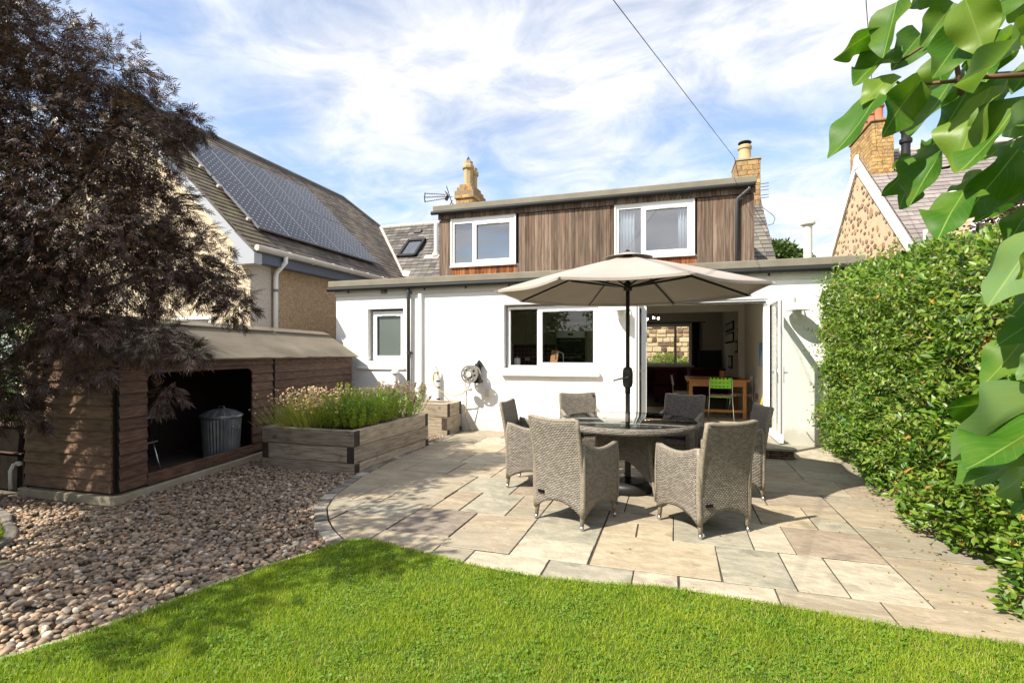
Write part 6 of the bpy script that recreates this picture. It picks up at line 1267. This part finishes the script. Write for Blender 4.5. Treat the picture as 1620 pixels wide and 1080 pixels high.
def bushy(root, cx_, cy_, rx, ry, h, nst, leafmat_, leaf_l, leaf_w, nl, lean=(0, 0), topmat=None, topn=0, stemmat='shrub_green', taper=1.0):
    st_b = np.stack([cx_ + rx * rng.uniform(-1, 1, nst) * .5, cy_ + ry * rng.uniform(-1, 1, nst) * .5, np.full(nst, Z0 - .01)], 1)
    dirn = unit(np.stack([(st_b[:, 0] - cx_) * taper * 1.3 + lean[0] + rng.normal(0, .10, nst), (st_b[:, 1] - cy_) * taper * 1.3 + lean[1] + rng.normal(0, .10, nst), np.ones(nst)], 1)); hh = h * rng.uniform(.6, 1.05, nst)
    A, S, N_ = frames(dirn); scatter('stems', stemmat, root, [(-.5, 0, 0), (.5, 0, 0), (.3, 1, 0), (-.3, 1, 0)], [(0, 1, 2, 3)], st_b, A, S, N_, np.stack([np.full(nst, .005), hh, hh], 1))
    k = rng.integers(0, nst, nl); t = rng.uniform(.12, 1, nl); P = st_b[k] + dirn[k] * (hh[k] * t)[:, None] + rng.normal(0, .006, (nl, 3))
    D = unit(dirn[k] * .8 + rng.normal(0, .7, (nl, 3))); A, S, N_ = frames(D)
    scatter('leaves', leafmat_, root, [(0, 0, 0), (-.5, .45, .06), (0, 1, 0), (.5, .45, .06)], [(0, 3, 2, 1)], P, A, S, N_, np.stack([leaf_w * rng.uniform(.7, 1.3, nl), leaf_l * rng.uniform(.6, 1.2, nl), np.full(nl, leaf_l)], 1))
    if topmat:
        tips = st_b + dirn * hh[:, None]; k = rng.integers(0, nst, topn); P = tips[k] + rng.normal(0, .018, (topn, 3)) - dirn[k] * rng.uniform(0, .09, topn)[:, None]; A, S, N_ = frames(unit(rng.normal(size=(topn, 3))))
        scatter('flowers', topmat, root, ico1v, ico1f, P, A, S, N_, .009 + .008 * rng.random(topn))
b1 = thing('lime_green_herb', 'upright lime green herb in the middle of the planter', 'herb', (-4.33, 6.15, Z0)); bushy(b1, -4.33, 6.10, .26, .24, .52, 30, 'lime_leaf', .034, .014, 2400, topmat='oregano_flower', topn=60)
b2 = thing('rosemary_bush', 'feathery light green herb leaning over the front edge of the planter', 'herb', (-4.08, 6.3, Z0)); bushy(b2, -4.08, 6.15, .46, 1.0, .46, 120, 'rosemary_leaf', .040, .012, 12000, lean=(.12, -.05)); bushy(b2, -4.08, 5.75, .62, .55, .20, 70, 'lime_leaf', .032, .014, 3800); bushy(b2, -4.0, 5.95, .50, .8, .34, 60, 'lime_leaf', .034, .012, 3000, lean=(.15, 0))
b3 = thing('oregano_bush', 'bushy herb with faded purple flower heads at the far end of the planter', 'herb', (-4.05, 6.85, Z0)); bushy(b3, -4.02, 6.85, .62, .60, .52, 120, 'rosemary_leaf', .026, .016, 6000, topmat='oregano_flower', topn=4200)
m = MB()

# ------------------------------------------------------------------ hedge
hd = thing('leafy_hedge', 'tall dense green hedge along the right side of the patio', 'hedge', (2.6, 5.9, 0))
def hx(y): return 1.60 + .060 * y
def htop(x, y): return 2.18 + .085 * (y - 4.2) + .25 * min(max(x - 2.0, 0), .5)
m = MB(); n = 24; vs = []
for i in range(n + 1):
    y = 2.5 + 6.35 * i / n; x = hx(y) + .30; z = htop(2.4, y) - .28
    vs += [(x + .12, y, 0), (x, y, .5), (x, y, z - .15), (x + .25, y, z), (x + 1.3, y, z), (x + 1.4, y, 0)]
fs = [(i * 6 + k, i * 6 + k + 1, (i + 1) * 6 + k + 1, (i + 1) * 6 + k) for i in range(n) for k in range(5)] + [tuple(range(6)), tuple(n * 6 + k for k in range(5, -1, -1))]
plain('hedge_core', [(.012, .016, .006), (.028, .03, .012)], 9, .95, 1, 30, .03); m.add(vs, fs); m.build('blocking_core', 'hedge_core', hd)  # solid dark core added inside the leaves to block light
def hedge_pts(n):
    Y = rng.uniform(2.45, 8.86, n); q = rng.random(n); face = q < .80
    Z = rng.uniform(-.0, 1.0, n) ** .95; X = np.empty(n); Zo = np.empty(n); D = np.empty((n, 3))
    for i in range(n):
        y = Y[i]
        if face[i]:
            zt = htop(2.0, y); z = Z[i] * zt; rd = max(0, (z - zt + .22)) / .22
            b = .20 * mnoise.noise(Vector((y * 1.1, z * 1.3, 3))) + .17 * mnoise.noise(Vector((y * 2.7, z * 2.7, 7))) + .09 * mnoise.noise(Vector((y * 7, z * 7, 1)))
            dep = rng.exponential(.10); X[i] = hx(y) + .10 + .20 * rd * rd + .05 * math.sin(z * 2.2) * -1 - b + min(dep, .34); Zo[i] = z
            D[i] = (-.75, 0, .35)
        else:
            x = hx(y) + .2 + 1.1 * Z[i] ** 1.4; b = .14 * mnoise.noise(Vector((y * 1.4, x * 1.6, 5))) + .09 * mnoise.noise(Vector((y * 4, x * 4, 2)))
            X[i] = x; Zo[i] = htop(x, y) + b - min(rng.exponential(.07), .25); D[i] = (-.25, 0, .9)
    D += rng.normal(0, .62, (n, 3)); return np.stack([X, Y, Zo], 1), unit(D)
LT = [(0, 0, 0), (-.36, .28, .06), (-.42, .55, .07), (0, 1, -.10), (.42, .55, .07), (.36, .28, .06), (0, .5, -.03)]
LF = [(0, 6, 2, 1), (6, 3, 2), (0, 5, 4, 6), (6, 4, 3)]
P, D = hedge_pts(27000); n = len(P); P = P[:, :]
A, S, N_ = frames(D, np.tile([-.25, -.35, 1.], (n, 1)) + rng.normal(0, .45, (n, 3)))
ll = rng.uniform(.045, .092, n); mt = rng.choice([0, 1, 2], n, p=[.86, .128, .012]); mt[(P[:, 2] > 1.7) & (rng.random(n) < .22)] = 1
scatter('leaves', ['hedge_leaf', 'hedge_tip', 'hedge_dead'], hd, LT, LF, P, A, S, N_, np.stack([ll * .52, ll, ll], 1), mats=mt)
# young shoots standing proud of the face, each with leaves in pairs
ns = 1250; Y = rng.uniform(2.6, 8.8, ns); Zs = rng.uniform(.08, 1.02, ns); PB = np.array([(hx(y) + .12, y, z * htop(2, y)) for y, z in zip(Y, Zs)])
PB[Zs > .93, 0] += rng.uniform(0, .7, (Zs > .93).sum())
DD = unit(np.stack([-rng.uniform(.3, 1, ns), rng.normal(-.15, .6, ns), rng.normal(.35, .5, ns)], 1)); DD[Zs > .93] = unit(np.stack([rng.normal(-.2, .4, (Zs > .93).sum()), rng.normal(0, .4, (Zs > .93).sum()), np.ones((Zs > .93).sum())], 1)); Ls = rng.uniform(.12, .38, ns)
A, S, N_ = frames(DD); scatter('shoots', 'twig_brown', hd, [(-.5, 0, 0), (.5, 0, 0), (.3, 1, -.1), (-.3, 1, -.1)], [(0, 1, 2, 3)], PB, A, S, N_, np.stack([np.full(ns, .0035), Ls, Ls], 1))
pp, ddd = [], []
for i in range(ns):
    for t in np.arange(.2, 1.02, .16):
        for sg in (-1, 1): pp.append(PB[i] + DD[i] * Ls[i] * t - N_[i] * Ls[i] * .1 * t * t); ddd.append(DD[i] * .6 + S[i] * sg * .9 + rng.normal(0, .2, 3))
pp, ddd = np.array(pp), unit(np.array(ddd)); n = len(pp); A, S, N_ = frames(ddd, np.tile([-.2, -.3, 1.], (n, 1)) + rng.normal(0, .35, (n, 3))); ll = rng.uniform(.032, .058, n)
scatter('shoot_leaves', ['hedge_tip', 'hedge_leaf', 'hedge_dead'], hd, LT, LF, pp, A, S, N_, np.stack([ll * .55, ll, ll], 1), mats=rng.choice([0, 1, 2], n, p=[.40, .59, .01]))

# ------------------------------------------------------------------ trees
def branches(name, root, base, targets, r0, mat='bark', stems=3, wob=.12):
    """limbs from the base to every target point, tapering"""
    base = Vector(base); hubs = []
    for k in range(stems):
        a = k * 2.3 + .5; hubs.append(base + Vector((.25 * math.cos(a), .25 * math.sin(a), 0)) * .6)
    m = MB()
    for i, t_ in enumerate(targets):
        t_ = Vector(t_); b = hubs[i % stems]; pts = []; k = 7
        for j in range(k + 1):
            s_ = j / k; p = b.lerp(t_, s_); p.z = b.z + (t_.z - b.z) * (s_ ** .75) + .25 * math.sin(s_ * math.pi); p += Vector((mnoise.noise(Vector((i, s_ * 3, 0))), mnoise.noise(Vector((i, s_ * 3, 9))), 0)) * wob * 3 * s_ * (1 - s_) * 2
            pts.append(p)
        m.tube(pts, [r0 * (1 - .8 * j / k) for j in range(k + 1)], 7)
    return m.build(name, mat, root, smooth=True)
def blobleaves(name, mat, root, bl, dens, tv, tf, size, droop=.8, shell=.35, flat=.8, smin=.7):
    Ps, Ds = [], []
    for (x, y, z, r_) in bl:
        n = int(dens * r_ ** 2.4); d = unit(rng.normal(size=(n, 3))); rr = r_ * (shell + (1 - shell) * rng.random(n) ** .6) * (1 + .16 * np.array([mnoise.noise(Vector((a * 2.2 + x, b * 2.2 + y, c * 2.2))) for a, b, c in d]))
        p = d * rr[:, None]; p[:, 2] *= flat; Ps.append(p + np.array((x, y, z))); Ds.append(d + rng.normal(0, .5, (n, 3)) + np.array((0, 0, -droop)))
    P = np.concatenate(Ps); D = unit(np.concatenate(Ds)); n = len(P)
    A, S, N_ = frames(D, np.tile([0, -.3, 1.], (n, 1)) + rng.normal(0, .6, (n, 3)))
    return scatter(name, mat, root, tv, tf, P, A, S, N_, size * rng.uniform(smin, 1.25, n))
# lace leaved elder: leaves cut into long thin lobes
tv, tf = [], []
def lobe(base, ang, l, w, dz):
    c, s_ = math.cos(ang), math.sin(ang); b = len(tv)
    for (u, v, q) in ((0, 0, 0), (w / 2, .4 * l, 0), (0, l, dz), (-w / 2, .4 * l, 0)): tv.append((base[0] + u * c + v * s_, base[1] - u * s_ + v * c, base[2] + q))
    tf.append((b, b + 1, b + 2, b + 3))
for yb, l in ((.0, .75), (.35, .8), (.7, .7)):
    for sg in (-1, 1): lobe((0, yb, 0), sg * .75, l, .12, -.15)
lobe((0, .85, 0), 0, .95, .13, -.1); lobe((0, 0, 0), 0, .9, .03, 0); lobe((0, .2, .02), .35, .7, .10, -.2); lobe((0, .5, .02), -.4, .7, .10, -.2)
ELD = thing('lace_leaved_elder', 'dark purple fine leaved elder spreading over the left end of the shed', 'tree', (-7.1, 2.75, 0))
off_bl = [(-6.35, 2.2, 3.6, .85), (-6.0, 1.9, 2.7, .75), (-5.75, 2.55, 4.6, .6), (-6.9, 3.4, 2.6, .8), (-6.2, 2.2, 2.1, .5), (-6.7, 2.6, 1.5, .45)]
blobleaves('foliage', 'elder_leaf', ELD, ELDER + off_bl, 5200, tv, tf, .062, droop=.55, shell=.25, flat=.92)
branches('trunk', ELD, (-7.1, 2.75, 0), [(b[0] - .1, b[1], b[2]) for b in ELDER if b[3] > .35] + [(b[0], b[1], b[2]) for b in off_bl], .045, stems=3)
# sprays reaching out of the crown outline
tips = []
for (x, y, z, r_) in ELDER:
    for _ in range(int(10 + 26 * r_)):
        d = Vector((rng.normal(), rng.normal(), rng.normal() * .8)).normalized(); p0 = Vector((x, y, z)) + d * r_ * .55; p1 = Vector((x, y, z)) + d * r_ * rng.uniform(.95, 1.22); p1.z -= .05; tips.append((p0, p1))
m = MB()
for p0, p1 in tips: m.tube([p0, p0.lerp(p1, .5) + Vector((0, 0, .03)), p1], [.006, .004, .002], 4, cap=False)
m.build('twigs', 'bark', ELD, kind='stuff')
Ps, Ds = [], []
for p0, p1 in tips:
    for k in range(10):
        t = .3 + .7 * k / 9; p = p0.lerp(p1, t); Ps.append(tuple(p)); d = (p1 - p0).normalized() * .9 + Vector((rng.normal() * .5, rng.normal() * .5, -.35 + rng.normal() * .3)); Ds.append(tuple(d))
Ps, Ds = np.array(Ps), unit(np.array(Ds)); n = len(Ps); A, S, N_ = frames(Ds, np.tile([0, -.3, 1.], (n, 1)) + rng.normal(0, .5, (n, 3)))
scatter('spray_leaves', 'elder_leaf', ELD, tv, tf, Ps, A, S, N_, .062 * rng.uniform(.7, 1.2, n))
# a second tree left of the photographer, outside the frame; it dapples the lawn and the gravel
SIMPLE = [(0, 0, 0), (-.3, .45, .05), (0, 1, 0), (.3, .45, .05)]; SF = [(0, 3, 2, 1)]
T2 = thing('cherry_tree', 'leafy garden tree left of the lawn', 'tree', (-6.3, .1, 0)); BL2 = [(-5.5, 1.0, 3.0, .75), (-5.0, .35, 3.2, .7), (-5.9, .3, 3.8, .8), (-5.2, 1.5, 2.4, .5), (-4.75, .9, 3.7, .55), (-4.5, -.1, 3.1, .5), (-5.6, .2, 2.5, .6), (-3.95, .85, 3.15, .36), (-4.2, .55, 3.5, .4), (-4.7, 1.9, 3.2, .30), (-5.15, 2.1, 3.8, .32), (-4.5, 1.4, 3.55, .3)]
blobleaves('crown', 'shrub_green', T2, BL2, 2000, SIMPLE, SF, .09, droop=.3, shell=.1); branches('trunk', T2, (-6.3, .1, 0), [b[:3] for b in BL2], .05)
# green shrub behind the dark bed
G1 = thing('green_shrub', 'green shrub behind the dark raised bed at the left edge', 'shrub', (-8.6, 4.7, 0)); BLg = [(-8.4, 4.6, 1.5, .75), (-8.9, 4.8, 2.3, .8), (-8.2, 4.4, .9, .5), (-7.6, 4.2, .8, .35), (-7.1, 4.0, .72, .28)]
blobleaves('foliage', 'shrub_green', G1, BLg, 3600, SIMPLE, SF, .07, droop=.3, shell=.2); branches('stems', G1, (-8.5, 4.6, 0), [b[:3] for b in BLg], .02)
# purple shrub behind the hedge
G2 = thing('purple_shrub', 'dark purple leaved shrub rising behind the hedge', 'shrub', (3.5, 6.9, 0)); BLp = [(3.45, 6.9, 2.75, .42), (3.75, 6.9, 3.05, .45), (3.3, 6.6, 2.5, .35), (4.1, 7.1, 2.8, .5)]
blobleaves('foliage', 'purple_leaf', G2, BLp, 9000, SIMPLE, SF, .05, droop=.3, shell=.1); branches('stems', G2, (3.6, 6.9, 0), [b[:3] for b in BLp], .02)
G3 = thing('distant_tree', 'round green tree behind the right end of the cottage roof', 'tree', (5.6, 31, 0)); BLd = [(5.4, 31, 6.6, 1.2), (6.4, 31.5, 6.3, 1.0), (4.6, 31, 6.8, .9), (5.7, 31, 5.2, 1.6), (7.1, 31, 5.3, 1.1)]
blobleaves('crown', 'far_green', G3, BLd, 2200, SIMPLE, SF, .22, droop=.1, shell=.3); branches('trunk', G3, (5.6, 31, 0), [b[:3] for b in BLd], .14)
G4 = thing('rounded_bush', 'sunlit green bush seen through the lounge window', 'shrub', (-.4, 21.6, 0)); BLb = [(-.35, 21.6, 1.0, .6), (.25, 21.6, .9, .55), (-1.1, 21.7, .75, .5), (.75, 21.6, .7, .5), (-1.9, 21.6, .6, .5)]
blobleaves('crown', 'hedge_tip', G4, BLb, 3000, SIMPLE, SF, .10, droop=.1, shell=.3); branches('stems', G4, (-1, 21.6, 0), [b[:3] for b in BLb], .03)
# planting along the far end of the garden, behind the photographer
BH_ = thing('boundary_hedge', 'tall hedge closing the garden behind the lawn', 'hedge', (0, -9, 0))
m = MB(); m.box(-14, 12, -9.6, -8.6, -.05, 2.6); m.build('blocking_core', 'hedge_core', BH_)  # plain solid core added behind these leaves, not modelled twigs
nb_ = 9000; P = np.stack([rng.uniform(-14, 12, nb_), -8.45 + rng.normal(0, .12, nb_), rng.uniform(0, 2.85, nb_)], 1); A, S, N_ = frames(unit(rng.normal(size=(nb_, 3)) + np.array([0, .6, .2]))); scatter('leaves', 'hedge_leaf', BH_, LT, LF, P, A, S, N_, .17 * rng.uniform(.6, 1.2, nb_))
for k, (tx, ty, tz, tr) in enumerate(((-8.5, -11, 4.2, 2.0), (-2.6, -12, 4.6, 1.9), (4.6, -11.5, 4.2, 2.0))):
    TT = thing('garden_tree', ('leafy tree at the left end of the hedge behind the lawn', 'leafy tree in the middle of the hedge behind the lawn', 'leafy tree at the right end of the hedge behind the lawn')[k], 'tree', (tx, ty, 0)); bb = [(tx, ty, tz, tr), (tx + 1.2, ty, tz - .6, tr * .7), (tx - 1.2, ty, tz - .4, tr * .7)]
    blobleaves('crown', 'shrub_green', TT, bb, 420, SIMPLE, SF, .26, droop=.1, shell=.3); branches('trunk', TT, (tx, ty, 0), [b[:3] for b in bb], .14)
# fallen leaves and crumbs on the paving and under the hedge
nl = 240; Y = rng.uniform(3.0, 8.6, nl); X = hx(Y) - .02 - rng.exponential(.13, nl); P = np.stack([X, Y, np.full(nl, .006)], 1)
k2 = 60; P = np.concatenate([P, np.stack([rng.uniform(-2.8, 1.6, k2), rng.uniform(3.3, 8.6, k2), np.full(k2, .006)], 1)]); n = len(P)
A = unit(np.stack([rng.normal(size=n), rng.normal(size=n), rng.normal(0, .12, n)], 1)); S = unit(np.cross(A, np.tile([0, 0, 1.], (n, 1)) + rng.normal(0, .2, (n, 3)))); N_ = np.cross(S, A)
lt = scatter('leaf_litter', ['hedge_dead', 'hedge_leaf'], None, LT, LF, P, A, S, N_, np.stack([rng.uniform(.008, .016, n)] + [rng.uniform(.015, .032, n)] * 2, 1), mats=rng.choice([0, 1], n, p=[.7, .3]))
# dry seed heads in the hedge
sh = thing('seed_head', 'rusty brown dried flower head on the hedge beside the big leaves', 'flower', (1.95, 3.9, 1.5))
P = np.array([1.94, 4.0, 1.50]) + rng.normal(0, .035, (160, 3)); A, S, N_ = frames(unit(rng.normal(size=(160, 3)))); scatter('flowers', 'hedge_dead', sh, ico1v, ico1f, P, A, S, N_, .010 + .008 * rng.random(160))

# ------------------------------------------------------------------ lilac close to the camera: every big leaf is a part
LIL = thing('lilac_branch', 'lilac branches with large glossy leaves hanging in at the upper right', 'shrub', (.95, 1.05, 0))
for tw in TWIGS:
    m = MB(); m.tube(tw, [.0045 - .003 * i / len(tw) for i in range(len(tw))], 7); m.build('twig', 'twig_brown', LIL, smooth=True)
m = MB(); [m.tube([(.95, 1.05, 0), (.90, 1.12, .8), (.78, 1.1, 1.3), tuple(tw[0])], [.02, .016, .009, .0045], 7) for tw in TWIGS[:3] + TWIGS[3:5]]; m.build('stem', 'bark', LIL, smooth=True)
EYE = Vector((0, 0, 1.45))
def big_leaf(b, t, wr, tone, k):
    rs = random.Random(k * 13 + 5); b, t = Vector(b), Vector(t); ax = t - b; L_ = ax.length; ax.normalize()
    view = (EYE - (b + t) / 2).normalized(); side = ax.cross(view).normalized(); nrm_ = side.cross(ax).normalized()
    true = .74; ang = math.acos(min(1, wr / true)) * (1 if rs.random() < .6 else -1)
    if tone == 2: ang = math.pi - ang
    q = Matrix.Rotation(ang, 3, ax); side = q @ side; nrm_ = q @ nrm_
    W = true * L_ / 2; nu, nv = 10, 18; vs, uv = [], []; cup = rs.uniform(.15, .7); wav = rs.uniform(.07, .17); phs = rs.uniform(0, 6); bend = rs.uniform(-.18, .22)
    for j in range(nv + 1):
        v = j / nv; w = (math.sin(math.pi * min(1, v ** .62)) ** .68) * (1 - .30 * v * v) if 0 < v < 1 else 0
        w = max(w, .0); back = .10 * max(0, 1 - v * 5)
        for i in range(nu + 1):
            u = -1 + 2 * i / nu; a = abs(u)
            p = b + ax * (L_ * (v - back * a * 1.2)) + side * (u * w * W) + nrm_ * (L_ * (cup * .30 * a * w * (1 - .3 * v) + wav * a * w * math.sin(v * 9 + phs + (1.3 if u < 0 else 0)) + bend * (v - .5) ** 2 - bend * .25))
            vs.append(tuple(p)); uv.append((u * w * .5, v))
    m = MB(); m.add(vs, [(j * (nu + 1) + i, j * (nu + 1) + i + 1, (j + 1) * (nu + 1) + i + 1, (j + 1) * (nu + 1) + i) for j in range(nv) for i in range(nu)], uvs=uv)
    m.build('leaf', 'lilac_young' if tone == 1 else 'lilac_leaf', LIL, smooth=True, fixn=False)
for k, (b, t, wr, tone) in enumerate(LILAC): big_leaf(b, t, wr, tone, k)
rl = random.Random(4)
for k in range(34):
    b = Vector((rl.uniform(.62, .98), rl.uniform(1.18, 1.42), rl.uniform(1.72, 2.22))); t = b + Vector((rl.uniform(-.08, .02), rl.uniform(-.03, .03), rl.uniform(-.10, -.04))); big_leaf(b, t, rl.uniform(.45, .72), rl.choice((0, 0, 0, 1)), 100 + k)
    if k % 3 == 0: m = MB(); m.tube([b, b + Vector((.04, .01, .02)), b + Vector((.12, .03, .01))], [.0015, .002, .003], 5); m.build('twig', 'twig_brown', LIL, smooth=True)
print('tris', sum(sum(len(p.vertices) - 2 for p in o.data.polygons) for o in sc.objects if o.type == 'MESH' and len(o.data.polygons) < 5000), len(sc.objects))
